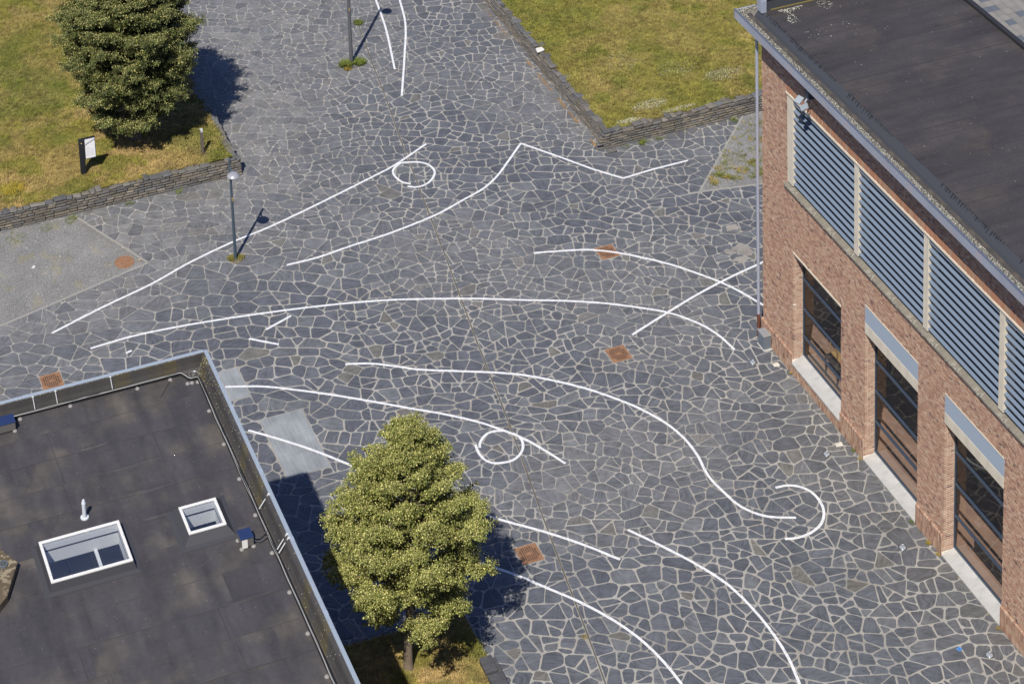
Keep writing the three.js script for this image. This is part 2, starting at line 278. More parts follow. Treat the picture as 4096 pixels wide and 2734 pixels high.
// ---------------------------------------------------------------- white lines painted over the paving
const paintTex = tex(256, (u, v, i, j) => { const d = fbm(u * 12, v * 12, 81, 4, 12), s = step(0.66, 0.8, fbm(u * 40, v * 40, 84, 2, 40)); const q = 0.86 - 0.26 * d - 0.4 * s; return [q, q, q * 1.005]; });
const paintMat = new THREE.MeshStandardMaterial({ map: rep(paintTex, 1.3), roughness: 0.7 });
let lineLift = 0;
function paintedLine(pts, label, straight) {
  const y = 0.0095 + 0.0006 * (lineLift++ % 5), R = rng(900 + lineLift), W = 0.041;
  const cv = straight ? null : new THREE.CatmullRomCurve3(pts.map(([x, z]) => new THREE.Vector3(x, 0, z)), false, 'centripetal');
  let P = []; if (cv) { const n = Math.max(4, Math.round(cv.getLength() / 0.14)); P = cv.getSpacedPoints(n).map((v) => [v.x, v.z]); }
  else for (let i = 0; i + 1 < pts.length; i++) { const n = Math.ceil(Math.hypot(pts[i + 1][0] - pts[i][0], pts[i + 1][1] - pts[i][1]) / 0.14); for (let k = 0; k <= n; k++) if (!(i && !k)) P.push([mix(pts[i][0], pts[i + 1][0], k / n), mix(pts[i][1], pts[i + 1][1], k / n)]); }
  const L = [], Rt = [], Lb = [], Rb = [];
  P.forEach((p, i) => {
    const a = P[Math.max(0, i - 1)], b = P[Math.min(P.length - 1, i + 1)], d = Math.hypot(b[0] - a[0], b[1] - a[1]) || 1, nx = -(b[1] - a[1]) / d, nz = (b[0] - a[0]) / d, w1 = W + (R() - 0.5) * 0.006, w2 = W + (R() - 0.5) * 0.006, yy = y + (R() - 0.5) * 0.0004;
    L.push([p[0] + nx * w1, yy, p[1] + nz * w1]); Rt.push([p[0] - nx * w2, yy, p[1] - nz * w2]); Lb.push([p[0] + nx * w1, -0.002, p[1] + nz * w1]); Rb.push([p[0] - nx * w2, -0.002, p[1] - nz * w2]);
  });
  return single('painted_line', merge([quadStrip(L, Rt, true), quadStrip(Lb, L, true), quadStrip(Rt, Rb, true)]), paintMat, label, 'painted line', 'white lines of the drawing painted on the paving');
}
paintedLine([[-14.24, -6.87], [-12.36, -7.53], [-10.31, -8.16], [-8.76, -8.79], [-6.87, -9.37], [-5.63, -9.64], [-4.14, -10.07], [-2.61, -10.56], [-1.03, -11.09], [-0.02, -11.45], [1.71, -12.32]], 'long white line passing just behind the blue lamp post up to the small open ring');
paintedLine([[0.41, -11.55], [0.65, -11.47], [0.96, -11.36], [1.23, -11.14], [1.34, -10.87], [1.35, -10.58], [1.3, -10.45], [1.14, -10.22], [0.91, -10.02], [0.65, -9.91], [0.3, -9.92], [0.06, -10.08]], 'white arc forming the outer right side of the farther ring');
paintedLine([[0.41, -11.55], [0.15, -11.43], [-0.05, -11.25], [-0.11, -11.14], [-0.15, -10.97], [-0.13, -10.7], [-0.03, -10.41], [0.22, -10.16]], 'short white arc forming the left side of the farther ring');
paintedLine([[-5.59, -7.36], [-4.41, -7.36], [-3.2, -7.52], [-1.81, -7.66], [-0.55, -7.87], [0.58, -8.13], [1.59, -8.51], [2.63, -8.9], [3.36, -9.39], [4.1, -10.07], [5.05, -10.99]], 'white line curving up to the sharp peak near the corner of the right lawn wall');
paintedLine([[5.05, -10.99], [6.1, -9.55], [6.85, -8.47], [7.64, -7.53]], 'white straight line falling from the sharp peak to the low bend', true);
paintedLine([[7.64, -7.53], [8.93, -7.62], [10.35, -7.63]], 'short white line rising from the low bend towards the weedy gravel strip', true);
paintedLine([[4.1, -25.0], [3.87, -23.96], [3.63, -22.89], [3.21, -20.63], [2.45, -17.6]], 'white line crossed by the shadow of the tall grey lamp post');
paintedLine([[5.05, -24.6], [4.81, -23.56], [4.56, -22.5], [4.09, -20.63], [3.15, -18.32], [2.02, -15.71]], 'white bent line farthest up the street, longer of the close pair');
paintedLine([[2.77, -4.74], [3.89, -4.43], [4.62, -4.19], [5.54, -3.63], [6.25, -3.03], [6.93, -2.37], [7.54, -1.61], [8.11, -0.8], [8.51, -0.01], [8.73, 0.55], [9.1, 1.3]], 'white curve painted over a square manhole cover towards the corner of the hall');
paintedLine([[4.01, 0.46], [5.59, -0.11], [6.99, -0.59], [8.57, -1.02], [9.77, -1.28], [10.9, -1.56]], 'white straight-looking line crossing two curves beside the hall corner');
paintedLine([[-13.19, -5.61], [-11.75, -5.69], [-10.23, -5.6], [-8.73, -5.42], [-7.23, -5.19], [-5.74, -4.92], [-4.26, -4.6], [-2.8, -4.2], [-1.38, -3.7], [0.01, -3.15], [1.37, -2.53], [2.73, -1.94], [3.78, -1.4], [4.66, -0.85], [5.61, -0.15], [6.12, 0.44], [6.47, 1.01], [6.69, 1.64], [6.8, 2.36]], 'longest white curve, sweeping right across the middle of the square');
paintedLine([[-7.35, -4.33], [-6.32, -4.7]], 'short white dash just below the longest curve', true);
paintedLine([[-8.03, -4.1], [-7.18, -3.45]], 'short white dash nearest the corner of the flat roof', true);
paintedLine([[-12.12, -4.93], [-11.91, -4.99]], 'tiny white dash by the end of the longest curve', true);
paintedLine([[-5.43, -1.7], [-4.64, -1.42], [-4.01, -1.05], [-3.27, -0.57], [-2.1, -0.02], [-1.06, 0.46], [-0.18, 0.94], [0.63, 1.55], [1.4, 2.23], [2.1, 3.02], [2.65, 3.78], [3.11, 4.69], [3.31, 5.46], [3.34, 6.28], [3.23, 7.17], [3.33, 7.96], [3.52, 8.68], [3.94, 9.24], [4.38, 9.5], [4.82, 9.68]], 'white S-shaped line ending inside the hook in front of the hall windows');
paintedLine([[4.88, 8.37], [5.3, 8.43], [5.67, 8.69], [5.83, 9.12], [5.74, 9.71], [5.4, 10.15], [4.9, 10.37], [4.45, 10.4], [4.08, 10.31]], 'white hook open to the left in front of the hall windows');
paintedLine([[-9.48, -2.11], [-8.36, -1.69], [-7.35, -1.11], [-6.36, -0.48], [-5.27, 0.28], [-4.21, 1.05], [-3.27, 1.72], [-2.38, 2.46], [-1.87, 3.02], [-1.38, 3.63], [-0.97, 4.37], [-0.61, 5.13]], 'white line running from the half-hidden steel plate past the nearer ring');
paintedLine([[-2.82, 3.53], [-2.74, 3.36], [-2.56, 3.16], [-2.31, 3.02], [-2.05, 3.02], [-1.76, 3.12]], 'short white arc closing the top of the nearer ring');
paintedLine([[-2.88, 3.34], [-2.93, 3.59], [-2.93, 3.85], [-2.86, 4.11], [-2.71, 4.29], [-2.49, 4.38], [-2.11, 4.41], [-1.89, 4.34], [-1.7, 4.2], [-1.53, 3.98], [-1.46, 3.75], [-1.46, 3.54], [-1.6, 3.3]], 'white arc forming the lower side of the nearer ring');
paintedLine([[-9.39, 0.12], [-8.6, 0.85], [-7.73, 1.74], [-6.91, 2.72], [-6.21, 3.56], [-5.09, 4.75], [-4.1, 5.84], [-3.57, 6.45], [-2.4, 7.51], [-1.54, 8.4], [-0.8, 9.3]], 'white line crossing the large steel plate and passing behind the blossoming tree');
paintedLine([[-5.57, 7.0], [-5.09, 7.52], [-4.45, 8.17], [-3.93, 8.71], [-3.21, 9.58], [-2.52, 10.45], [-1.91, 11.46], [-1.54, 12.36], [-1.35, 13.17], [-1.25, 14.02], [-1.22, 14.58]], 'white curve coming out of the blossoming tree shadow to the near edge');
paintedLine([[-0.06, 8.32], [0.59, 9.28], [1.2, 10.28], [1.66, 11.27], [1.89, 12.37], [1.96, 13.36], [1.92, 14.25], [1.75, 15.12], [1.6, 15.73]], 'white curve nearest the hall at the near edge of the square');

// ---------------------------------------------------------------- lawns
const dry = [0.34, 0.24, 0.095], olive = [0.205, 0.178, 0.036], green = [0.088, 0.118, 0.018], straw = [0.27, 0.205, 0.066];
const mixc = (a, b, t) => a.map((v, i) => mix(v, b[i], t));
function grass(x, z, lawn) {
  const a = fbm(x * 0.33 + 7, z * 0.33, 101 + lawn, 4), b = fbm(x * 1.3, z * 1.3, 111, 3), c = fbm(x * 5, z * 5, 121, 2);
  let c1;
  if (lawn === 1) { const far = step(-17.5, -21, z + 0.35 * (x + 9)); c1 = mixc(mixc(dry, straw, step(0.35, 0.6, a)), olive, step(0.42, 0.62, b)); c1 = mixc(c1, mixc(olive, green, 0.55), far * (0.2 + 0.4 * b)); c1 = mixc(c1, green, 0.4 * step(0.6, 0.74, a) + 0.2 * step(0.62, 0.75, b)); }
  else if (lawn === 2) { c1 = mixc(mixc(straw, olive, step(0.3, 0.52, a)), mixc(olive, green, 0.35), step(0.48, 0.7, b)); c1 = mixc(c1, mixc(olive, green, 0.5), 0.35); c1 = mixc(c1, green, 0.45 * step(0.62, 0.76, a)); c1 = mixc(c1, dry, 0.25 * step(0.58, 0.74, fbm(x * 0.6 + 40, z * 0.6, 131, 3))); }
  else { c1 = mixc(mixc(dry, straw, step(0.4, 0.6, a)), olive, step(0.45, 0.62, b)); c1 = mixc(c1, green, 0.6 * step(0.56, 0.7, fbm(x * 0.8 + 3, z * 0.8, 141, 3))); }
  return c1.map((v) => v * (0.55 + 0.6 * c + 0.4 * fbm(x * 2.4, z * 2.4, 127, 2)));
}
const blade = (() => {                                                // a tuft of four bent blades, one metre tall before scaling
  const pos = [], R = rng(5);
  for (let k = 0; k < 5; k++) { const a = k * 1.257 + R(), x = Math.cos(a), z = Math.sin(a), s = 0.10, ox = x * 0.18, oz = z * 0.18, h = 0.7 + 0.3 * R(), b = 0.35 + 0.55 * R(); pos.push(ox - z * s, 0, oz + x * s, ox + z * s, 0, oz - x * s, ox + x * b, h, oz + z * b); }
  const g = new THREE.BufferGeometry(); g.setAttribute('position', new THREE.Float32BufferAttribute(pos, 3)); g.computeVertexNormals(); return g;
})();
const bladeMat = new THREE.MeshStandardMaterial({ color: lin(1, 1, 1), roughness: 0.9, side: THREE.DoubleSide });
function lawnSheet(lawn, x0, x1, z0, z1, y, label, tufts, view, amp) {
  const t = tex(1024, (u, v, i, j) => { const x = mix(x0, x1, u), z = mix(z1, z0, v), c = grass(x, z, lawn), k = 0.55 + 0.85 * hash(i, j, 7 + lawn); return c.map((q) => q * k); });
  t.wrapS = t.wrapT = THREE.ClampToEdgeWrapping;
  const nx = Math.round((x1 - x0) / 0.25), nz = Math.round((z1 - z0) / 0.25), g = new THREE.PlaneGeometry(x1 - x0, z1 - z0, nx, nz); g.rotateX(-Math.PI / 2); at(g, (x0 + x1) / 2, 0, (z0 + z1) / 2);
  const hgt = (x, z) => y + amp * (fbm(x * 0.5, z * 0.5, 151, 3) - 0.5) * 2 + amp * 0.5 * (noise(x * 4, z * 4, 155) - 0.5), p = g.attributes.position;
  for (let i = 0; i < p.count; i++) p.setY(i, hgt(p.getX(i), p.getZ(i)));
  g.computeVertexNormals();
  const o = struct('lawn', g, new THREE.MeshStandardMaterial({ map: t, roughness: 1 }), label, 'lawn');
  const R = rng(160 + lawn), L = [];
  for (let k = 0; k < tufts; k++) { const x = mix(view[0], view[1], R()), z = mix(view[2], view[3], R()), c = grass(x, z, lawn), w = 0.55 + 0.95 * R(), s = 0.04 + 0.065 * R() * (0.6 + noise(x, z, 171)); L.push([M4(x, hgt(x, z) - 0.004, z, [(R() - 0.5) * 0.5, R() * 6.3, (R() - 0.5) * 0.5], [s * 1.2, s, s * 1.2]), c.map((v) => v * w * 1.15)]); }
  instances('grass_tufts', blade, bladeMat, L, o);
  return { o, hgt };
}
const lawn1 = lawnSheet(1, -30, -5.66, -40, -13.42, 0.6, 'dry mown lawn behind the wall with the large dark tree', 70000, [-17, -5.68, -29, -13.42], 0.05);
const lawn2 = lawnSheet(2, 8.06, 32, -38, -9.72, 0.6, 'raised olive lawn behind the wall corner next to the hall', 60000, [8.08, 18, -27, -9.74], 0.05);
const lawn3 = lawnSheet(3, -12.66, -5.9, 9.5, 23, 0.03, 'small dry lawn under the blossoming tree', 26000, [-12.6, -5.9, 9.5, 16], 0.03);
const daisy = new THREE.IcosahedronGeometry(1, 0), daisyMat = std([1, 1, 1], 0.9);
function flowers(lawn, spots, seed, name = 'clover_flowers') {           // [x, z, radius x, radius z, count, colour]
  const R = rng(seed), L = [];
  for (const [x, z, rx, rz, n, c] of spots) for (let k = 0; k < n; k++) { const a = R() * 6.3, d = Math.sqrt(R()) * (0.6 + 0.4 * R()), px = x + Math.cos(a) * d * rx, pz = z + Math.sin(a) * d * rz, v = 0.75 + 0.5 * R(); L.push([M4(px, lawn.hgt(px, pz) + 0.03 + 0.04 * R(), pz, [R(), R(), R()], 0.007 + 0.008 * R()), c.map((q) => q * v)]); }
  instances(name, daisy, daisyMat, L, lawn.o);
}
const creamy = [0.55, 0.52, 0.38], yellow = [0.62, 0.42, 0.02];
flowers(lawn2, [[10.3, -10.6, 0.9, 0.35, 420, creamy], [9.1, -9.95, 0.6, 0.16, 260, creamy], [11.2, -9.95, 0.9, 0.14, 240, creamy], [13.9, -11.4, 1.0, 0.5, 420, creamy], [12.4, -12.4, 1.0, 0.8, 160, creamy], [10.6, -13.8, 1.1, 0.8, 130, creamy], [12.5, -17, 3.5, 4.5, 200, [0.6, 0.55, 0.3]], [13.5, -17, 3, 4, 90, yellow]], 181);
flowers(lawn1, [[-13.9, -14.6, 0.6, 0.5, 420, yellow], [-12.5, -19, 3, 4, 160, [0.5, 0.45, 0.3]]], 182, 'yellow_flowers');

// ---------------------------------------------------------------- dry-stone walls
const wallTex = tex(512, (u, v, i, j) => 0.42 + 0.4 * fbm(u * 8, v * 26, 191, 4, 8, 26) + 0.3 * (fbm(u * 24, v * 24, 195, 3, 24) - 0.4) + 0.08 * hash(i, j, 4));
const wallStoneMat = new THREE.MeshStandardMaterial({ map: wallTex, bumpMap: slateBump, bumpScale: 0.01, roughness: 0.85, vertexColors: true });
const roughBlock = (w, h, d, R, j = 0.014) => {                          // a hewn block: rounded box with its corners pushed about
  const g = new RoundedBoxGeometry(w, h, d, 1, Math.min(0.034, h * 0.4, w * 0.3, d * 0.3)), p = g.attributes.position, o = {};
  for (let i = 0; i < p.count; i++) { const k = [p.getX(i), p.getY(i), p.getZ(i)].map((v) => Math.sign(Math.round(v * 50))).join(); o[k] ??= [(R() - 0.5) * 2 * j, (R() - 0.5) * 1.4 * j, (R() - 0.5) * 2 * j]; p.setXYZ(i, p.getX(i) + o[k][0], p.getY(i) + o[k][1], p.getZ(i) + o[k][2]); }
  g.computeVertexNormals(); return metreUV(g);
};
const wallTone = (R) => { const r = R(), w = 0.8 + 0.45 * R(), c = r < 0.45 ? [0.125, 0.113, 0.096] : r < 0.75 ? [0.108, 0.104, 0.10] : r < 0.9 ? [0.15, 0.13, 0.10] : [0.175, 0.155, 0.128]; return c.map((v) => v * w / 0.62); };
function stoneWall(label, arms, seed, core) {
  const w = thing('dry_stone_wall', label, 'wall'), R = rng(seed), list = [];
  part('core', core, std([0.10, 0.085, 0.065], 1), w);
  for (const { axis, from, to, face, side, cap } of arms) {                // side: which way the face looks; stones run along axis
    const H = 0.66, n = 6; let y = 0;
    const place = (c, len, y0, h, d, yaw, capStone) => {
      const g = roughBlock(len, h, d, R, capStone ? 0.02 : 0.012), off = capStone ? d / 2 + 0.06 + 0.06 * R() : d / 2 + 0.02 * R() + 0.10 * y0 / H; g.rotateY(yaw);
      if (axis === 'x') at(g, c, y0 + h / 2, face - side * off); else { g.rotateY(Math.PI / 2); at(g, face - side * off, y0 + h / 2, c); }
      withColor(g, capStone ? wallTone(R).map((v, i) => v * [0.95, 0.99, 1.05][i]) : wallTone(R)); g.computeBoundingBox(); const b = g.boundingBox;
      list.push([screenArea(axis === 'x' ? [[b.min.x, b.min.y, face], [b.max.x, b.min.y, face], [b.max.x, b.max.y, face], [b.min.x, b.max.y, face]] : [[face, b.min.y, b.min.z], [face, b.min.y, b.max.z], [face, b.max.y, b.max.z], [face, b.max.y, b.min.z]]) + (capStone ? 40 : 0), g]);
    };
    for (let k = 0; k < n; k++) {
      const h = (k === n - 1 ? H - 0.075 - y : 0.082 + 0.03 * R()); let c = from - 0.3 * R();
      while (c < to) { const len = 0.2 + 0.5 * R() * R() + 0.16 * R(), e = Math.min(c + len, to); if (e - c > 0.06) place((c + e) / 2, e - c - 0.012, y + 0.004, h - 0.012 - 0.014 * R(), 0.2, (R() - 0.5) * 0.05); c = e; }
      y += h;
    }
    let c = from; while (c < to - 0.1) { const len = 0.16 + 0.5 * R() * R() + 0.1 * R(), e = Math.min(c + len, to); if (e - c > 0.1 && R() > 0.03) place((c + e) / 2, e - c - 0.02, H - 0.075 + 0.004, 0.05 + 0.03 * R(), 0.14 + 0.26 * R() * R() + 0.06 * R(), (R() - 0.5) * 0.3, true); c = e; }
  }
  list.sort((a, b) => b[0] - a[0]); list.slice(0, 300).forEach(([, g]) => part(numbered('stone'), g, wallStoneMat, w));
  if (list.length > 300) part('stones', mergeGeometries(list.slice(300).map((s) => s[1])), wallStoneMat, w).userData.kind = 'stuff';
  return w;
}
stoneWall('low dry-stone wall holding up the lawn with the dark tree', [{ axis: 'x', from: -22, to: -5.42, face: -13.1, side: 1 }, { axis: 'z', from: -27, to: -13.3, face: -5.42, side: 1 }], 201,
  [bx(-26, -5.6, -0.1, 0.57, -13.62, -13.24), bx(-5.75, -5.56, -0.1, 0.57, -34, -13.2)]);
stoneWall('low dry-stone wall turning the corner of the lawn next to the hall', [{ axis: 'x', from: 7.82, to: 17.5, face: -9.42, side: 1 }, { axis: 'z', from: -27, to: -9.45, face: 7.8, side: -1 }], 202,
  [bx(7.98, 24, -0.1, 0.57, -9.95, -9.56), bx(7.94, 8.14, -0.1, 0.57, -36, -9.56)]);
{
  const R = rng(209), g = withColor(roughBlock(0.34, 0.09, 0.16, R), [0.2, 0.19, 0.18]); g.rotateY(-0.1);
  const s = single('fallen_stone', g, wallStoneMat, 'flat fallen stone lying at the outer corner of the right lawn wall', 'stone'); s.position.set(8.02, 0.05, -9.2);
  const p = single('pale_stone', metreUV(roughBlock(0.3, 0.1, 0.24, R, 0.03)), std([0.62, 0.6, 0.56], 0.9), 'pale white stone lying on top of the right lawn wall', 'stone'); p.position.set(7.95, 0.72, -15.6);
  const t = thing('slab_edging', 'broken dark slabs standing up at the edge of the small lawn', 'slabs', [-5.98, 0, 12]);
  for (const [x, z, w, d, h] of [[-0.02, -0.38, 0.36, 0.55, 0.2], [0.22, -0.2, 0.14, 0.8, 0.13], [0.02, 0.25, 0.4, 0.5, 0.19], [-0.02, 0.85, 0.42, 0.6, 0.2], [0.24, 0.7, 0.13, 0.9, 0.12], [0, 1.5, 0.4, 0.6, 0.2]]) { const q = part(numbered('slab'), withColor(roughBlock(w, h, d, R, 0.035), [0.105, 0.105, 0.115]), wallStoneMat, t); q.position.set(x, h / 2 - 0.02, z); q.rotation.y = (R() - 0.5) * 0.2; }
}

// ---------------------------------------------------------------- weeds
const weedMat = new THREE.MeshStandardMaterial({ color: lin(1, 1, 1), roughness: 0.9, side: THREE.DoubleSide });
function weeds(name, label, category, spots, seed, group) {                // [x, z, radius, count, height, colour, y]
  const R = rng(seed), L = [];
  for (const [x, z, r, n, h, c, y = 0] of spots) for (let k = 0; k < n; k++) { const a = R() * 6.3, d = Math.sqrt(R()) * r, v = 0.65 + 0.7 * R(), s = h * (0.35 + 0.65 * R()); L.push([M4(x + Math.cos(a) * d, y, z + Math.sin(a) * d, [(R() - 0.5) * 0.7, R() * 6.3, (R() - 0.5) * 0.7], [s * 1.3, s, s * 1.3]), c.map((q) => q * v)]); }
  const o = instances(numbered(name), blade, weedMat, L, scene, label); if (category) o.userData.category = category; if (group) o.userData.group = group; return o;
}
const moss = [0.36, 0.21, 0.055], fresh = [0.13, 0.16, 0.025], gold = [0.30, 0.22, 0.04];
{
  const R = rng(221), edge = [], line = [];
  for (let k = 0; k < 620; k++) { const z = mix(-22, -9.5, Math.pow(R(), 0.8)); if (noise(z * 1.7, 3, 223) > 0.38) edge.push([7.62 + 0.1 * (R() - 0.5), z, 0.06, 5, 0.028, [0.46, 0.25, 0.055]]); }
  for (let k = 0; k < 90; k++) { const x = mix(-16, -5.6, R()); if (noise(x * 1.3, 9, 224) > 0.5) edge.push([x, -13.0, 0.07, 3, 0.03, R() < 0.4 ? fresh : moss]); }
  for (let k = 0; k < 60; k++) { const x = mix(7.9, 14, R()); if (noise(x * 1.1, 5, 225) > 0.45) edge.push([x, -9.3, 0.06, 3, 0.035, R() < 0.4 ? fresh : gold]); }
  for (const [x, z, n, h] of [[9.3, -9.3, 22, 0.16], [10.0, -9.28, 12, 0.12], [13.2, -9.25, 16, 0.13], [-9.9, -12.95, 12, 0.13], [-12.1, -12.9, 14, 0.14], [-8.0, -12.98, 10, 0.12], [8.6, -9.3, 8, 0.1]]) edge.push([x, z, 0.14, n, h, fresh]);
  weeds('wall_foot_weeds', 'orange moss and green weeds along the foot of the dry-stone walls', 'weeds', edge, 227);
  for (let i = 0; i + 1 < drainLine.length; i++) for (let k = 0; k < 44; k++) { const t = R(), x = mix(drainLine[i][0], drainLine[i + 1][0], t), z = mix(drainLine[i][1], drainLine[i + 1][1], t), q = noise(z * 1.4, 2, 229) - 0.016 * (z + 14); if (q > 0.46) line.push([x + (R() - 0.5) * 0.035, z, 0.03, 2, 0.022, R() < 0.7 ? [0.30, 0.2, 0.06] : fresh]); }
  line.push([2.3, -21.45, 0.16, 60, 0.16, fresh], [-1.6, 3.0, 0.1, 30, 0.03, gold], [-3.02, 11.55, 0.09, 30, 0.05, gold]);
  weeds('drain_weeds', 'dry yellow moss growing along the slot drain', 'weeds', line, 231);
  const grav = []; for (let k = 0; k < 190; k++) { const t = R(), x = mix(-11.95, -10.2, t) - R() * R() * 0.7, z = mix(-12.9, -9.4, t); grav.push([x, z, 0.1, 4, 0.025, R() < 0.6 ? moss : gold]); }
  for (let k = 0; k < 90; k++) { const x = mix(-16, -10.5, R()); grav.push([x, -9.55 - (x + 10.2) * 0.24 - 0.5 * R() * R(), 0.1, 4, 0.025, R() < 0.5 ? gold : fresh]); }
  for (const [x, z, r, n, h] of [[-13.1, -12.7, 0.25, 60, 0.06], [-14.3, -12.5, 0.4, 90, 0.06], [-12.2, -12.75, 0.2, 40, 0.07], [-15.2, -12.2, 0.4, 60, 0.05]]) grav.push([x, z, r, n, h, fresh]);
  weeds('gravel_weeds', 'thin weeds and moss creeping over the left gravel patch', 'weeds', grav, 233);
  const gr2 = []; for (let k = 0; k < 330; k++) { const u = R(), x = 10.2 + 4 * R(), z = mix(-9.2, -5.8, u); if (insidePoly(gravelB, x + 0.15, z - 0.1) && insidePoly(gravelB, x - 0.15, z)) gr2.push([x, z, 0.13, 6 * step(0.4, 0.66, noise(x * 1.6, z * 1.6, 237)) + 3, 0.05 + 0.09 * R(), R() < 0.75 ? [0.16, 0.17, 0.03] : gold]); }
  weeds('strip_weeds', 'green weeds sprouting in the gravel strip by the hall corner', 'weeds', gr2, 239);
  weeds('lamp_foot_weeds', 'bushy green weeds round the foot of the tall grey lamp', 'weeds', [[0.72, -18.62, 0.2, 130, 0.22, [0.14, 0.17, 0.03]], [1.3, -18.6, 0.24, 130, 0.17, [0.15, 0.19, 0.035]], [0.7, -18.35, 0.12, 60, 0.12, gold], [1.0, -18.3, 0.3, 80, 0.02, moss]], 241);
  weeds('lamp_foot_weeds', 'straw-coloured weeds round the foot of the blue lamp', 'weeds', [[-7.16, -8.36, 0.27, 150, 0.05, [0.36, 0.26, 0.11]], [-7.32, -8.42, 0.14, 60, 0.12, [0.2, 0.18, 0.04]], [-7.0, -8.36, 0.14, 50, 0.1, [0.2, 0.18, 0.04]]], 243);
  const hw = []; for (let k = 0; k < 60; k++) { const z = mix(2.8, 17, R()); hw.push([7.92, z, 0.04, 3, 0.03, R() < 0.5 ? fresh : gold]); }
  for (const [z, n] of [[4.05, 14], [7.85, 20], [8.25, 10], [11.05, 26], [11.95, 30], [12.45, 20], [15.4, 16]]) hw.push([7.9, z, 0.07, n, 0.07, R() < 0.5 ? fresh : gold]);
  weeds('hall_foot_weeds', 'small weeds in the joint along the foot of the brick hall', 'weeds', hw, 245);
}

// ---------------------------------------------------------------- slot drain, covers, plates, lights set in the paving
{
  const d = thing('slot_drain', 'narrow slot drain running down the middle of the square', 'drain'), steel = std([0.13, 0.122, 0.105], 0.7, { metalness: 0.3 });
  const sideStrip = (o, w, y) => { const A = [], B = []; drainLine.forEach((p, i) => { const a = drainLine[Math.max(0, i - 1)], b = drainLine[Math.min(drainLine.length - 1, i + 1)], L = Math.hypot(b[0] - a[0], b[1] - a[1]), nx = (b[1] - a[1]) / L, nz = -(b[0] - a[0]) / L; A.push([p[0] + nx * (o - w), y, p[1] + nz * (o - w)]); B.push([p[0] + nx * (o + w), y, p[1] + nz * (o + w)]); }); return quadStrip(A, B); };
  part('steel_edge', sideStrip(0.0175, 0.0045, 0.004), steel, d); part('steel_edge', sideStrip(-0.0175, 0.0045, 0.004), steel, d);
  part('channel', sideStrip(0, 0.0125, -0.006), std([0.09, 0.08, 0.065], 1), d);
}
const rustTex = tex(512, (u, v, i, j) => { const a = fbm(u * 10, v * 10, 251, 4, 10), b = fbm(u * 60, v * 60, 255, 2, 60); return [0.19 + 0.15 * a + 0.06 * b, 0.095 + 0.09 * a + 0.03 * b, 0.05 + 0.05 * a + 0.02 * b]; });
const rustMat = new THREE.MeshStandardMaterial({ map: rustTex, roughness: 0.8, metalness: 0.1 });
const rustDark = std([0.07, 0.042, 0.03], 0.95);
function manhole([x, z, r], label, turn = 0) {
  const t = thing('manhole_cover', label, 'manhole cover', [x, 0, z], turn);
  const sq = new THREE.Shape([[-r, -r], [r, -r], [r, r], [-r, r]].map(([a, b]) => new THREE.Vector2(a, b))); sq.holes.push(new THREE.Path().absarc(0, 0, r * 0.92, 0, Math.PI * 2, true));
  const ext = (s, d) => { const g = new THREE.ExtrudeGeometry(s, { depth: d, bevelEnabled: false, curveSegments: 40 }); g.rotateX(-Math.PI / 2); return metreUV(g); };
  part('frame', at(ext(sq, 0.03), 0, -0.024, 0), rustMat, t);
  part('lid', cyl(r * 0.905, r * 0.905, 0.02, 0, -0.02, 0, 40), rustDark, t);
  const knobs = []; const n = 9, p = r * 1.72 / n;
  for (let i = 0; i < n; i++) for (let j = 0; j < n; j++) { const a = (i - (n - 1) / 2) * p, b = (j - (n - 1) / 2) * p; if (Math.hypot(a, b) < r * 0.84) knobs.push(bx(a - p * 0.33, a + p * 0.33, -0.001, 0.0055, b - p * 0.33, b + p * 0.33)); }
  const ring = new THREE.Shape().absarc(0, 0, r * 0.9, 0, Math.PI * 2); ring.holes.push(new THREE.Path().absarc(0, 0, r * 0.84, 0, Math.PI * 2, true));
  part('tread', [...knobs, at(ext(ring, 0.0065), 0, -0.001, 0), bx(-0.1, 0.1, -0.001, 0.0062, -0.035, 0.035)], rustMat, t);
  part('lifting_lug', bx(r * 0.5, r * 0.72, -0.001, 0.007, -r * 0.72, -r * 0.55), rustMat, t);
  return t;
}
manhole(manholeSpots[0], 'rusty square manhole cover at the edge of the flat roof');
manhole(manholeSpots[1], 'rusty square manhole cover crossed by a white line');
manhole(manholeSpots[2], 'rusty square manhole cover in the open paving below the line crossing');
manhole(manholeSpots[3], 'rusty square manhole cover half in the blossoming tree shadow');
{
  const t = thing('manhole_cover', 'rusty round manhole cover in the corner of the left gravel', 'manhole cover', [-10.93, 0.006, -9.68]);
  part('lid', [cyl(0.36, 0.355, 0.02, 0, -0.01, 0, 40)], rustMat, t);
  const bars = []; for (let k = -5; k <= 5; k++) { const L = Math.sqrt(0.33 * 0.33 - (k * 0.058) ** 2) * 0.95; bars.push(bx(-L, L, 0.009, 0.015, k * 0.058 - 0.014, k * 0.058 + 0.014)); } part('tread', bars, rustMat, t);
  const c = single('loose_stone', metreUV(roughBlock(0.14, 0.09, 0.11, rng(3), 0.03)), std([0.3, 0.27, 0.2], 0.9), 'loose pebble beside the round manhole cover', 'stone'); c.position.set(-10.4, 0.04, -9.55);
  const q = single('white_stone', metreUV(roughBlock(0.12, 0.07, 0.1, rng(4), 0.03)), std([0.62, 0.6, 0.58], 0.9), 'small white stone lying on the left gravel', 'stone'); q.position.set(-14.05, 0.03, -10.6);
}
const plateTex = tex(512, (u, v, i, j) => { const a = fbm(u * 6, v * 6, 261, 4, 6), s = fbm(u * 50, v * 4, 265, 2, 50, 4), k = 0.8 + 0.4 * (a - 0.5) + 0.25 * (s - 0.5) + 0.06 * hash(i, j, 8); return [0.35 * k, 0.37 * k, 0.375 * k]; });
const plateMat = new THREE.MeshStandardMaterial({ map: rep(plateTex, 0.4), roughness: 0.6, metalness: 0.15 });
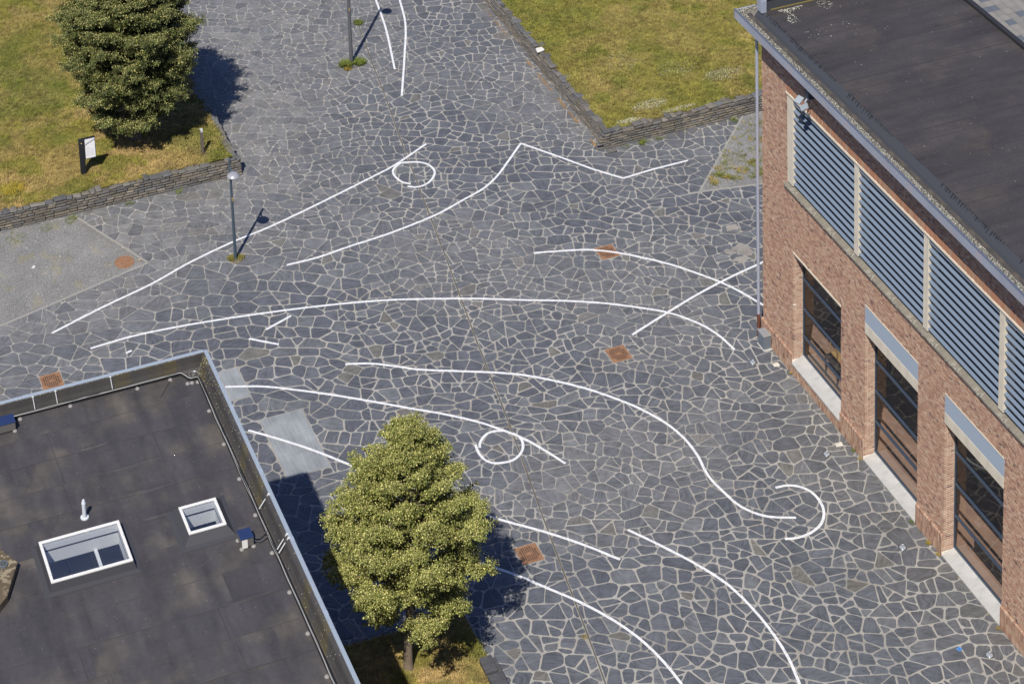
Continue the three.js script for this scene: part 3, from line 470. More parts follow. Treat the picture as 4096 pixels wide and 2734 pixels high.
plates.forEach(([x0, x1, z0, z1], i) => {
  const t = thing('steel_plate', i ? 'large grey steel hatch plate crossed by a white line' : 'small grey steel plate half hidden by the flat roof', 'steel plate', [(x0 + x1) / 2, 0, (z0 + z1) / 2]), w = (x1 - x0) / 2, d = (z1 - z0) / 2, rows = i ? 3 : 1;
  for (let k = 0; k < rows; k++) { const a = -d + 2 * d * k / rows, b = -d + 2 * d * (k + 1) / rows; part('panel', bx(-w, w, -0.02, 0.005, a + 0.003, b - 0.003), plateMat, t); }
  part('edge_joint', [bx(-w - 0.02, w + 0.02, -0.03, -0.012, -d - 0.02, d + 0.02)], std([0.30, 0.2, 0.08], 1), t);
});
{
  const ringM = std([0.32, 0.33, 0.34], 0.35, { metalness: 0.9 }), lens = new THREE.MeshPhysicalMaterial({ color: lin(0.42, 0.45, 0.48), roughness: 0.1, metalness: 0.3, clearcoat: 1 });
  [[7.04, 3.13, 'next to the metal box'], [7.07, 7.67, 'at the pier beside the first two windows'], [7.1, 11.83, 'at the pier between the second and third windows'], [7.12, 16.1, 'nearest the camera at the foot of the hall']].forEach(([x, z, s]) => {
    const t = thing('ground_light', 'round light set in the paving ' + s, 'ground light', [x, 0, z], 0, 'lights set in the paving along the hall');
    part('ring', at(plainIndex(new THREE.TorusGeometry(0.115, 0.014, 8, 28).rotateX(Math.PI / 2)), 0, 0.012, 0), ringM, t);
    part('reflector', cyl(0.11, 0.11, 0.012, 0, 0.002, 0, 28), std([0.3, 0.3, 0.32], 0.35, { metalness: 0.8 }), t);
    const dome = new THREE.SphereGeometry(0.1, 20, 8, 0, Math.PI * 2, 0, Math.PI / 2); dome.scale(1, 0.35, 1); part('lens', at(plainIndex(dome), 0, 0.013, 0), lens, t);
  });
  const pale = std([0.62, 0.58, 0.5], 0.9), R = rng(271);
  for (const [x, z, l] of [[7.7, 3.5, 'chipped white block in the paving near the first hall window'], [7.63, 7.45, 'chipped white block in the paving at the second pier of the hall']]) { const b = single('white_block', metreUV(roughBlock(0.2, 0.03, 0.17, R, 0.03)), pale, l, 'block'); b.position.set(x, 0.006, z); }
  const blueCard = tex(64, (u, v) => (Math.abs(u - 0.5) < 0.09 && v > 0.3 && v < 0.75) || (Math.abs(v - 0.66) < 0.07 && u > 0.3 && u < 0.6) ? [0.03, 0.08, 0.3] : [0.09, 0.25, 0.58]);
  const g = flat(-0.07, 0.07, -0.06, 0.06, 0); const uv = g.attributes.uv, p = g.attributes.position; for (let i = 0; i < p.count; i++) uv.setXY(i, (p.getX(i) + 0.07) / 0.14, (p.getZ(i) + 0.06) / 0.12);
  const c = single('blue_card', g, new THREE.MeshStandardMaterial({ map: blueCard, roughness: 0.5, side: THREE.DoubleSide }), 'small blue card with a dark mark lying on the near paving', 'card'); c.position.set(6.47, 0.0125, 15.63); c.rotation.y = 0.3;
}

// ---------------------------------------------------------------- lamps, information board, post
function lamp(name, label, [x, z], H, r0, col, head) {
  const t = thing(name, label, 'lamp post', [x, 0, z]), m = std(col, 0.45, { metalness: 0.3 });
  part('pole', [cyl(r0, r0 * 0.62, H, 0, 0, 0, 20), at(plainIndex(new THREE.SphereGeometry(r0 * 0.62, 16, 8)), 0, H, 0)], m, t);
  part('base_collar', cyl(r0 * 1.5, r0 * 1.35, 0.03, 0, 0, 0, 24), m, t);
  const [hx, hy, hz] = head, L = Math.hypot(hx, hz);
  part('arm', [rod([0, hy + 0.05, 0], [hx, hy + 0.05, hz], 0.025), rod([0, hy + 0.2, 0], [hx * 0.5, hy + 0.06, hz * 0.5], 0.012)], m, t);
  const prof = [[0.02, 0.11], [0.09, 0.105], [0.15, 0.08], [0.2, 0.035], [0.225, 0], [0.215, -0.012], [0.19, -0.02]].map(([a, b]) => new THREE.Vector2(a, b));
  const hd = part('lamp_head', at(plainIndex(new THREE.LatheGeometry([new THREE.Vector2(0.0001, 0.112), ...prof], 36)), hx, hy, hz), std([0.40, 0.40, 0.43], 0.3, { metalness: 0.25, side: THREE.DoubleSide }), t);
  part('diffuser', at(cyl(0.188, 0.18, 0.03, 0, 0, 0, 32), hx, hy - 0.045, hz), std([0.7, 0.7, 0.68], 0.4), hd);
  part('sticker', bx(-0.012, 0.012, 2.35, 2.5, r0 * 0.8, r0 * 0.83 + 0.004), std([0.6, 0.4, 0.05], 0.6), t);
  part('inspection_door', bx(-0.03, 0.03, 0.5, 0.85, r0 * 0.9, r0 * 0.97), m, t);
  return t;
}
lamp('lamp_post', 'slim blue-grey lamp post with a saucer head standing across the long white line', [-7.17, -8.39], 4.0, 0.06, [0.075, 0.11, 0.145], [0.0, 3.56, 0.37]);
lamp('lamp_post', 'thicker grey lamp post rising out of the top of the view', [1.0, -18.73], 5.72, 0.08, [0.14, 0.145, 0.155], [0.34, 5.3, 0.04]);
{
  const dark = std([0.018, 0.021, 0.027], 0.45), R = rng(281);
  const t = thing('information_board', 'white information panel on a dark post standing in the left lawn', 'information board', [-11.2, 0.6, -14.53], 0.0);
  part('post', bx(-0.11, 0.09, 0, 1.46, -0.07, 0.07, 0.01), dark, t);
  const fr = part('panel_frame', bx(0.09, 0.52, 0.62, 1.47, -0.05, 0.05, 0.008), dark, t);
  const cv = document.createElement('canvas'); cv.width = 512; cv.height = 1024; const c = cv.getContext('2d'); c.fillStyle = '#f2f2f4'; c.fillRect(0, 0, 512, 1024); c.fillStyle = '#1a1a1c';
  for (let k = 0; k < 26; k++) { const u = k / 25, x = 10 + u * 500, y = 300 - 210 * Math.pow(u, 0.8) + 40 * Math.sin(k * 1.9); c.save(); c.translate(x, y); c.rotate(-0.5 + R() * 1.4); c.beginPath(); c.ellipse(0, 0, 22 + 26 * R(), 6 + 7 * R(), 0, 0, 6.3); c.fill(); c.restore(); }
  c.lineWidth = 7; c.strokeStyle = '#1a1a1c'; c.beginPath(); c.moveTo(0, 330); c.bezierCurveTo(120, 210, 260, 220, 512, 80); c.stroke();
  c.fillStyle = '#8f8f93'; c.fillRect(50, 470, 180, 18); c.fillStyle = '#c9c9cd'; for (let k = 0; k < 22; k++) { c.fillRect(50, 540 + k * 17, 160 + 30 * R(), 5); c.fillRect(260, 540 + k * 17, 170 + 30 * R(), 5); }
  const ct = new THREE.CanvasTexture(cv); ct.colorSpace = THREE.SRGBColorSpace; const pg = new THREE.PlaneGeometry(0.38, 0.8); at(pg, 0.305, 1.05, 0.054);
  part('printed_panel', pg, new THREE.MeshStandardMaterial({ map: ct, roughness: 0.4 }), fr, 'white panel with a dark leafy twig and columns of small text');
  part('lock', at(plainIndex(new THREE.SphereGeometry(0.025, 12, 8)), -0.02, 1.33, 0.07), std([0.6, 0.42, 0.2], 0.4, { metalness: 0.5 }), t);
  const w = thing('marker_post', 'short wooden post with a small white tag at the lawn corner', 'post', [-6.68, 0.6, -14.04], 0.1);
  part('post', bx(-0.05, 0.05, 0, 1.06, -0.05, 0.05, 0.006), std([0.14, 0.115, 0.095], 0.9), w);
  part('tag', bx(-0.04, 0.04, 0.97, 1.05, 0.05, 0.056), std([0.72, 0.72, 0.74], 0.5), w);
  part('cap', bx(-0.052, 0.052, 1.06, 1.066, -0.052, 0.052), std([0.6, 0.6, 0.62], 0.6), w);
  instances('bare_soil', pebble, pebbleMat, [...Array(160)].map(() => { const a = R() * 6.3, d = Math.sqrt(R()) * 0.2, v = 0.8 + 0.4 * R(); return [M4(-6.68 + Math.cos(a) * d, 0.61, -14.04 + Math.sin(a) * d, [R() * 6, R() * 6, 0], 0.012 + 0.03 * R()), [0.36 * v, 0.26 * v, 0.17 * v]]; }), lawn1.o);
}
{ // rough cement repairs in the paving by the hall corner
  const t = thing('cement_patch', 'rough pale cement repair in the paving near the far corner of the hall', 'cement patch', [0, 0, 0]), m = new THREE.MeshStandardMaterial({ map: rep(mortarTex, 0.5), bumpMap: rep(mortarTex, 1.1), bumpScale: 0.03, color: lin(0.9, 0.88, 0.86), roughness: 1 });
  for (const [x, z, a, b, s] of [[9.9, -3.42, 0.3, 0.14, 61], [9.62, -2.2, 0.26, 0.3, 62], [9.3, -1.75, 0.24, 0.16, 63], [9.15, -2.25, 0.2, 0.13, 64]]) { const p = []; for (let k = 0; k < 26; k++) { const q = k / 26 * 6.2832, r = 0.55 + 0.9 * noise(4 + 2.2 * Math.cos(q), 4 + 2.2 * Math.sin(q), s); p.push([x + Math.cos(q) * a * r, z + Math.sin(q) * b * r]); } const g = new THREE.ExtrudeGeometry(new THREE.Shape(p.map(([u, v]) => new THREE.Vector2(u, -v))), { depth: 0.012, bevelEnabled: true, bevelSize: 0.015, bevelThickness: 0.004, bevelSegments: 1 }); g.rotateX(-Math.PI / 2); part('repair', metreUV(at(g, 0, -0.006, 0)), m, t); }
}

// ---------------------------------------------------------------- brick hall on the right
const hall = thing('brick_hall', 'long brick hall with tall windows, blue louvres and a flat dark roof', 'building', [0, 0, 0]);
const WX = 8.005, C0 = 0.062;                                            // wall face, height of a brick course
const brickMortar = new THREE.MeshStandardMaterial({ map: tex(256, (u, v, i, j) => { const k = 0.8 + 0.4 * fbm(u * 8, v * 8, 301, 3, 8); return [0.84 * k, 0.76 * k, 0.66 * k]; }), roughness: 0.95 });
const brickGrain = tex(256, (u, v, i, j) => 0.72 + 0.28 * fbm(u * 14, v * 14, 303, 4, 14) + 0.06 * (hash(i, j, 2) - 0.5));
const brickMat = new THREE.MeshStandardMaterial({ map: brickGrain, roughness: 0.9 });
const brickTones = [[0.50, 0.305, 0.205], [0.55, 0.365, 0.255], [0.44, 0.25, 0.17], [0.59, 0.42, 0.30], [0.36, 0.205, 0.15], [0.2, 0.125, 0.1], [0.50, 0.25, 0.15], [0.47, 0.31, 0.21]], toneAt = [0.3, 0.56, 0.78, 0.9, 0.98, 1];
const brickMats = brickTones.map((c) => new THREE.MeshStandardMaterial({ map: brickGrain, color: lin(...c), roughness: 0.9 }));
const openings = [[4.07, 6.95, 0.40, 4.50], [8.31, 11.16, -1, 5.50], [12.52, 15.36, -1, 5.50], [16.73, 19.57, -1, 5.50]], louvreBand = [3.70, 21.95, 6.63, 10.30];
{
  const ys = [0, 0.4, 4.5, 5.5, 6.63, 10.30, 11.44], cuts = [];
  for (let k = 0; k + 1 < ys.length; k++) {
    const y = (ys[k] + ys[k + 1]) / 2; let z = 2.13; const here = [...openings, louvreBand].filter((o) => y > o[2] && y < o[3]).sort((a, b) => a[0] - b[0]);
    for (const o of here) { cuts.push(bx(WX + 0.008, 8.42, ys[k], ys[k + 1], z, o[0])); z = o[1]; }
    if (z < 22) cuts.push(bx(WX + 0.008, 8.42, ys[k], ys[k + 1], z, 22));
  }
  part('wall', cuts, brickMortar, hall);
  const R = rng(311), bricks = [];                                         // [centre, size, tone, size in the picture]
  const tone = () => { const r = R(); return toneAt.findIndex((t) => r <= t); };
  const put = (x0, x1, y0, y1, z0, z1, face, set) => {
    const q = face === 'x' ? [[x0, y0, z0], [x0, y0, z1], [x0, y1, z1], [x0, y1, z0]] : [[x0, y0, z1], [x1, y0, z1], [x1, y1, z1], [x0, y1, z1]];
    bricks.push([[(x0 + x1) / 2, (y0 + y1) / 2, (z0 + z1) / 2], [x1 - x0, y1 - y0, z1 - z0], set ?? tone(), screenArea(q)]);
  };
  let k = 0;
  for (let y = 0.725 - 9 * C0; y < 11.40; y += C0, k++) {
    const y1 = y + C0 - 0.018, ym = (y + y1) / 2; const soldier = ym > 10.0 && ym < 10.29 ? [[3.7, 21.95]] : [];
    const gaps = [...[...openings, louvreBand].filter((o) => ym > o[2] && ym < o[3] - 0.01), ...soldier].sort((a, b) => a[0] - b[0]);
    let z = 2.135 - 0.029 * (k % 4);
    while (y > 0.7 && z < 22) {
      const e = z + 0.102 + 0.005 * (R() - 0.5); let a = Math.max(z, 2.135), b = e;
      for (const o of gaps) { if (b < o[0] && o[0] - b < 0.05) b = o[0] + 0.0065; else if (a < o[0] && o[0] - a < 0.038) a = b; else if (a >= o[0] && b <= o[1]) a = b; else if (a < o[0] && b > o[0]) b = o[0] + 0.0065; else if (a < o[1] && b > o[1]) a = o[1] - 0.0065; }
      if (b - a > 0.012) { const j = 0.0035 * R(); put(WX - j, WX + 0.088, y, y1, a, b, 'x'); }
      z = e + 0.013;
    }
    for (const [z0, z1, o0, o1] of openings) if (ym > Math.max(o0 + 0.15, 0.16) && ym < (o0 > 0 ? o1 : 4.48)) for (const [za, zb] of [[z0 - 0.04, z0 + 0.0065], [z1 - 0.0065, z1 + 0.04]]) {
      const xs = ym < 0.72 ? 7.962 : 8.103; let x = xs - ((k % 2) * 0.09); for (; x < 8.36; x += 0.2) { const a = Math.max(x, xs), b = Math.min(x + 0.19, 8.342); if (b - a > 0.03) put(a, b, y, y1, za, zb, 'z'); }
    }
  }
  // plinth: bricks on end in rows, a rounded row on top
  const runs = [[2.08, 4.07, 1], [4.07, 6.95, 0], [6.95, 8.31, 1], [11.16, 12.52, 1], [15.36, 16.73, 1], [19.57, 22, 1]], caps = [], pb = [];
  const nose = new THREE.Shape(); nose.moveTo(0, 0); nose.lineTo(0, 0.075); nose.quadraticCurveTo(0, 0.118, 0.045, 0.118); nose.lineTo(0.1, 0.118); nose.lineTo(0.1, 0); nose.closePath();
  const noseG = metreUV(new THREE.ExtrudeGeometry(nose, { depth: 0.05, bevelEnabled: false, curveSegments: 5 }));
  for (const [z0, z1, full] of runs) {
    pb.push(bx(7.957, 8.02, 0, full ? 0.705 : 0.38, z0 + 0.004, z1 - 0.004));
    const n = Math.round((z1 - z0) / 0.0605), p = (z1 - z0) / n;
    for (let i = 0; i < n; i++) {
      const za = z0 + i * p + 0.004, zb = z0 + (i + 1) * p - 0.005;
      for (const [a, b] of full ? [[0.005, 0.185], [0.195, 0.385], [0.395, 0.595]] : [[0.005, 0.185], [0.195, 0.355]]) put(7.95 - 0.003 * R(), 8.03, a, b, za, zb, 'x');
      if (full) caps.push([M4(7.948, 0.603, za, [0, 0, 0], [1, 1, (zb - za) / 0.05]), brickTones[tone()]]);
    }
  }
  pb.forEach((g) => part('plinth', g, brickMortar, hall));
  instances('coping_bricks', noseG, brickMat, caps, hall);
  // bricks on end above the louvres
  for (let z = 3.7; z < 21.9; z += 0.0625) put(7.985 + 0.012 * R(), 8.09, 10.045, 10.262, z, z + 0.047, 'x', R() < 0.7 ? 6 : 7);
  bricks.sort((a, b) => b[3] - a[3]);
  const unit = metreUV(new THREE.BoxGeometry(1, 1, 1));
  bricks.slice(0, 300).forEach(([c, s, t]) => { const m = part(numbered('brick'), unit, brickMats[t], hall); m.position.set(...c); m.scale.set(...s); });
  instances('bricks', unit, brickMat, bricks.slice(300).map(([c, s, t]) => { const w = 0.86 + 0.28 * R(); return [M4(...c, [0, 0, 0], s), brickTones[t].map((v) => v * w)]; }), hall);
  console.log('bricks', bricks.length);
}
const concreteTex = tex(512, (u, v, i, j) => { const a = fbm(u * 6, v * 6, 321, 4, 6), f = fbm(u * 50, v * 50, 325, 2, 50), k = 0.75 + 0.35 * a + 0.15 * f; return [0.43 * k, 0.42 * k, 0.40 * k]; });
const concreteMat = new THREE.MeshStandardMaterial({ map: concreteTex, roughness: 0.85 });
const lichenTex = tex(1024, (u, v, i, j) => {                              // weathered concrete with pale lichen spots
  const a = fbm(u * 6, v * 6, 331, 4, 6), z = step(0.3, 0.55, fbm(u * 5 + 2, v * 5, 333, 3, 5)), s = step(0.55, 0.64, fbm(u * 46, v * 46, 335, 2, 46)) * z, k = 0.7 + 0.45 * a;
  return [mix(0.235 * k, 0.56, s), mix(0.21 * k, 0.545, s), mix(0.165 * k, 0.47, s)];
});
const lichenMat = new THREE.MeshStandardMaterial({ map: rep(lichenTex, 0.37, 0.9), bumpMap: rep(lichenTex, 0.37, 0.9), bumpScale: 0.012, roughness: 0.95 });
const creamTex = tex(256, (u, v) => { const k = 0.84 + 0.26 * fbm(u * 5, v * 3, 341, 4, 5, 3); return [0.72 * k, 0.65 * k, 0.525 * k]; });
const creamMat = new THREE.MeshStandardMaterial({ map: creamTex, roughness: 0.85 });
const steelBlue = std([0.085, 0.115, 0.165], 0.35, { metalness: 0.5 });
const zincTex = tex(512, (u, v) => { const k = 0.85 + 0.3 * fbm(u * 4, v * 4, 351, 4, 4), p = step(0.6, 0.75, fbm(u * 9 + 4, v * 9, 355, 3, 9)); return [(0.45 + 0.06 * p) * k, 0.49 * k, (0.59 - 0.04 * p) * k]; });
const zincMat = new THREE.MeshStandardMaterial({ map: rep(zincTex, 0.3), roughness: 0.5, metalness: 0.35 });
const panelBlue = std([0.42, 0.50, 0.60], 0.45, { metalness: 0.1 });
const glass = new THREE.MeshPhysicalMaterial({ color: lin(0.86, 0.88, 0.88), transmission: 1, thickness: 0, roughness: 0.02, ior: 1.5 });
const yz = (x, y0, y1, z0, z1) => { const g = new THREE.PlaneGeometry(z1 - z0, y1 - y0); g.rotateY(-Math.PI / 2); at(g, x, (y0 + y1) / 2, (z0 + z1) / 2); return g; };
const doorSide = ['first tall window from the far corner, with a raised sill', 'second tall window, with a blue panel on top', 'third tall window, with a blue panel on top', 'nearest tall window of the hall'];
openings.forEach(([z0, z1, o0], i) => {
  const yb = i ? 0.2 : 0.59, yt = i ? 4.5 : 4.5, a = z0 + 0.01, b = z1 - 0.01, X = 8.345;
  const w = part(numbered('window'), [bx(X, 8.4, yb, yt, a, a + 0.045), bx(X, 8.4, yb, yt, b - 0.045, b), bx(X, 8.4, yb, yb + 0.07, a + 0.045, b - 0.045), bx(X, 8.4, yt - 0.05, yt, a + 0.045, b - 0.045)], steelBlue, hall, doorSide[i]);
  const bars = (i ? [1.33, 2.39, 3.46] : [1.33, 2.34, 3.42]); let y = yb + 0.07;
  for (const t of [...bars, yt - 0.02]) {
    if (t < 4.4) part('transom', bx(X - 0.025, 8.4, t - 0.03, t + 0.03, a + 0.045, b - 0.045, 0.008), steelBlue, w);
    part('pane', yz(8.376, y, t - 0.03, a + 0.045, b - 0.045), glass, w); y = t + 0.03;
  }
  const prof = i ? [[7.955, 0.012], [7.955, 0.055], [8.344, 0.2], [8.344, 0.012]] : [[7.925, 0.372], [7.925, 0.42], [8.344, 0.6], [8.344, 0.372]];
  for (let k = 0; k < 2; k++) part('sill_slab', run(prof, mix(z0 + 0.012, z1 - 0.012, k / 2) + 0.003, mix(z0 + 0.012, z1 - 0.012, (k + 1) / 2) - 0.003), concreteMat, w);
  if (i) {
    part('shutter_panel', bx(8.0, 8.34, 4.86, 5.455, z0 + 0.004, z1 - 0.004, 0.006), panelBlue, w);
    part('panel_edge', bx(7.99, 8.3, 5.455, 5.495, z0 + 0.004, z1 - 0.004), creamMat, w);
    part('lintel', bx(7.995, 8.42, 4.5, 4.855, z0 + 0.004, z1 - 0.004), creamMat, w);
  } else part('lintel', bx(7.985, 8.42, 4.44, 4.498, z0 + 0.004, z1 - 0.004), creamMat, w);
});
{ // louvres
  const bays = [[4.08, 7.69], [7.91, 11.39], [11.61, 15.04], [15.26, 18.7], [18.92, 21.9]], slatMat = std([0.20, 0.255, 0.335], 0.45, { metalness: 0.1 }), shadeBack = std([0.06, 0.063, 0.068], 0.9);  // backing coloured near-black to stand in for deep shade between the slats
  part('louvre_sill', run([[7.925, 6.635], [7.925, 6.70], [7.99, 6.76], [8.36, 6.94], [8.36, 6.635]], 3.62, 21.95), lichenMat, hall, 'weathered concrete sill speckled with pale lichen');
  bays.forEach(([a, b], i) => {
    part('frame_post', bx(7.997, 8.36, 6.86, 9.94, i ? bays[i - 1][1] : 3.75, a), creamMat, hall);
    const l = part(numbered('louvre'), bx(8.36, 8.39, 6.94, 9.94, a, b), shadeBack, hall);
    for (let k = 0; k < 12; k++) { const y = 6.96 + k * 0.26; part('slat', run([[8.012, y - 0.018], [8.012, y + 0.004], [8.128, y + 0.03], [8.128, y + 0.02], [8.024, y - 0.004], [8.024, y - 0.018]], a + 0.012, b - 0.012), slatMat, l); }
  });
  part('louvre_head', [bx(7.99, 8.38, 9.92, 9.965, 3.75, 21.9), bx(7.965, 8.38, 9.975, 10.04, 3.7, 21.9)], creamMat, hall);
  part('louvre_flashing', bx(7.982, 8.37, 9.962, 9.978, 3.75, 21.9), std([0.2, 0.19, 0.18], 0.8), hall);
}
const roofTex = (seed, warm, su = 26, sv = 5) => tex(1024, (u, v, i, j) => {                 // bituminous felt: dark, dusty in patches, with stains
  const a = fbm(u * 5, v * 5, seed, 4, 5), st = fbm(u * su, v * sv, seed + 3, 3, su, sv), d = step(0.36, 0.8, fbm(u * 4 + 3, v * 7, seed + 5, 4, 4, 7)) * step(0.2, 0.75, fbm(u * 13, v * 9, seed + 8, 3, 13, 9)), f = fbm(u * 90, v * 90, seed + 7, 2, 90), k = 0.78 + 0.3 * a + 0.55 * (st - 0.5) + 0.2 * (f - 0.5), sp = hash(i >> 1, j >> 1, seed) > 0.9996 ? 0.3 : 0;
  return [mix(0.064 * k, 0.120 * k, d * warm) + sp, mix(0.059 * k, 0.105 * k, d * warm) + sp, mix(0.061 * k, 0.086 * k, d * warm) + sp];
});
const feltA = new THREE.MeshStandardMaterial({ map: rep(roofTex(361, 0.55, 3, 22), 0.17), bumpMap: rep(concreteTex, 0.8), bumpScale: 0.006, roughness: 0.62, color: lin(0.86, 0.82, 0.8) });
const seamMat = std([0.045, 0.043, 0.045], 0.7);
const membraneMat = std([0.055, 0.058, 0.066], 0.5);
{ // eaves and roof
  part('eaves_slab', [bx(7.51, 20, 11.445, 11.72, 1.34, 22)], std([0.2, 0.18, 0.15], 0.95), hall);
  part('fascia', [bx(7.478, 7.505, 11.415, 11.715, 1.3, 22, 0.006), bx(7.478, 16, 11.415, 11.715, 1.28, 1.335, 0.006)], zincMat, hall);
  part('gutter_lip', [bx(7.462, 7.52, 11.728, 11.75, 1.29, 22, 0.008), bx(7.475, 7.5, 11.716, 11.729, 1.29, 22)], std([0.20, 0.23, 0.30], 0.4, { metalness: 0.5 }), hall);
  part('soffit', bx(7.506, 8.0, 11.43, 11.444, 1.36, 22), std([0.3, 0.28, 0.25], 0.9), hall);
  const R = rng(371), grit = [];
  const add = (x, z, s) => { const v = R() < 0.42 ? 0.25 + 0.34 * R() : 0.035 + 0.08 * R(); grit.push([M4(x, 11.722 + s * 0.4, z, [R() * 6, R() * 6, R() * 6], s), [v, v * 0.97, v * 0.83]]); };
  for (let k = 0; k < 10000; k++) { const z = 1.4 + 20 * R() * R() ** 0.15; add(7.53 + 0.15 * Math.pow(R(), 0.8) + 0.02 * noise(z * 3, 1, 5), z, 0.006 + 0.014 * R()); }
  for (let k = 0; k < 1200; k++) add(7.55 + 1.6 * R(), 1.38 + 0.28 * R() * R(), 0.006 + 0.015 * R());
  instances('gutter_grit', pebble, pebbleMat, grit, hall, 'pale lichen-covered grit lying in the gutter');
  part('roof_verge', bx(7.70, 7.86, 11.724, 11.735, 1.7, 22), new THREE.MeshStandardMaterial({ map: rep(roofTex(381, 1), 0.5), roughness: 0.9, color: lin(1, 0.95, 0.85) }), hall);
  part('roof_upstand', run([[7.845, 11.724], [7.905, 11.83], [8.06, 12.005], [8.3, 12.005], [8.3, 11.724]], 1.95, 22), membraneMat, hall);
  // felt sheets laid across the roof, each lapping the next
  for (let k = 0, z = 2.2; z < 22; k++, z += 0.5) { const c = part(numbered('roofing_sheet'), bx(8.05 + 0.03 * R(), 14.2, 11.98, 12.006 + 0.006 * (k % 3), z, Math.min(z + 0.5, 22)), feltA, hall); void c; if (k) part('lap_seam', bx(8.08, 14.18, 12.0, 12.019, z - 0.02, z + 0.014, 0.006), seamMat, hall); }
  const drip = []; for (let z = 2.4; z < 21.5; z += 0.07 + 0.1 * R()) if (noise(z * 1.3, 4, 383) > 0.42) { const w = 0.015 + 0.03 * R(), L = 0.05 + 0.16 * R() * noise(z * 2, 7, 385), p = (t, o) => [8.062 - t * 0.155 - 0.004, 12.004 - t * 0.175 + 0.004, z + o]; drip.push(quadStrip([p(-0.1, -w), p(Math.min(0.95, L / 0.23), -w * 0.4)], [p(-0.1, w), p(Math.min(0.95, L / 0.23), w * 0.4)])); }
  part('bitumen_runs', drip, std([0.022, 0.022, 0.026], 0.5, { side: THREE.DoubleSide }), hall).userData.kind = 'stuff';
  const spots = []; for (let k = 0; k < 900; k++) { const far = R() < 0.2, x = far ? 8.4 + 5.6 * R() : 8.15 + Math.abs(R() + R() - 1) * 2.6, z = far ? 2.5 + 15 * R() : 2.35 + 2.2 * R() * R(); if (!far && noise(x * 2.3, z * 2.3, 387) < 0.48) continue; spots.push([M4(x, 12.012, z, [0, R() * 6, 0], [0.006 + 0.022 * R() * (far ? 0.5 : 1), 0.004, 0.006 + 0.022 * R() * (far ? 0.5 : 1)]), [0.5, 0.49, 0.4]]); }
  instances('lichen_spots', pebble, pebbleMat, spots, hall, 'pale lichen spots on the dark roof');
  part('gable_parapet', bx(8.12, 20, 11.98, 12.42, 1.78, 2.2), membraneMat, hall);
  part('lichen_edge', bx(8.3, 12, 12.0, 12.028, 2.2, 2.23), std([0.2, 0.16, 0.04], 0.95), hall);
  part('coping', [bx(7.93, 20, 12.42, 12.58, 1.74, 2.26, 0.01), bx(7.93, 8.115, 11.99, 12.42, 1.98, 2.28, 0.01)], zincMat, hall);
  part('roof_kerb', [bx(14.2, 14.36, 11.9, 12.14, 2.2, 22, 0.03)], std([0.03, 0.03, 0.034], 0.5), hall);
  part('terrace_bed', bx(14.36, 20, 11.8, 11.93, 2.2, 22), std([0.05, 0.05, 0.05], 1), hall);
  const pav = [std([0.235, 0.23, 0.225], 0.9), std([0.27, 0.26, 0.25], 0.9), std([0.2, 0.185, 0.165], 0.9), std([0.125, 0.145, 0.18], 0.85)].map((m) => { m.map = concreteTex; m.color.multiplyScalar(2); return m; });
  const pg = metreUV(new RoundedBoxGeometry(0.29, 0.05, 0.29, 1, 0.008));
  for (let i = 0; i < 12; i++) for (let j = 0; j < 22; j++) { const q = R(), m = part(numbered('paver'), pg, pav[q < 0.45 ? 0 : q < 0.75 ? 1 : q < 0.87 ? 2 : 3], hall); m.position.set(14.53 + i * 0.3, 11.955 + 0.004 * R(), 2.4 + j * 0.3); }
}
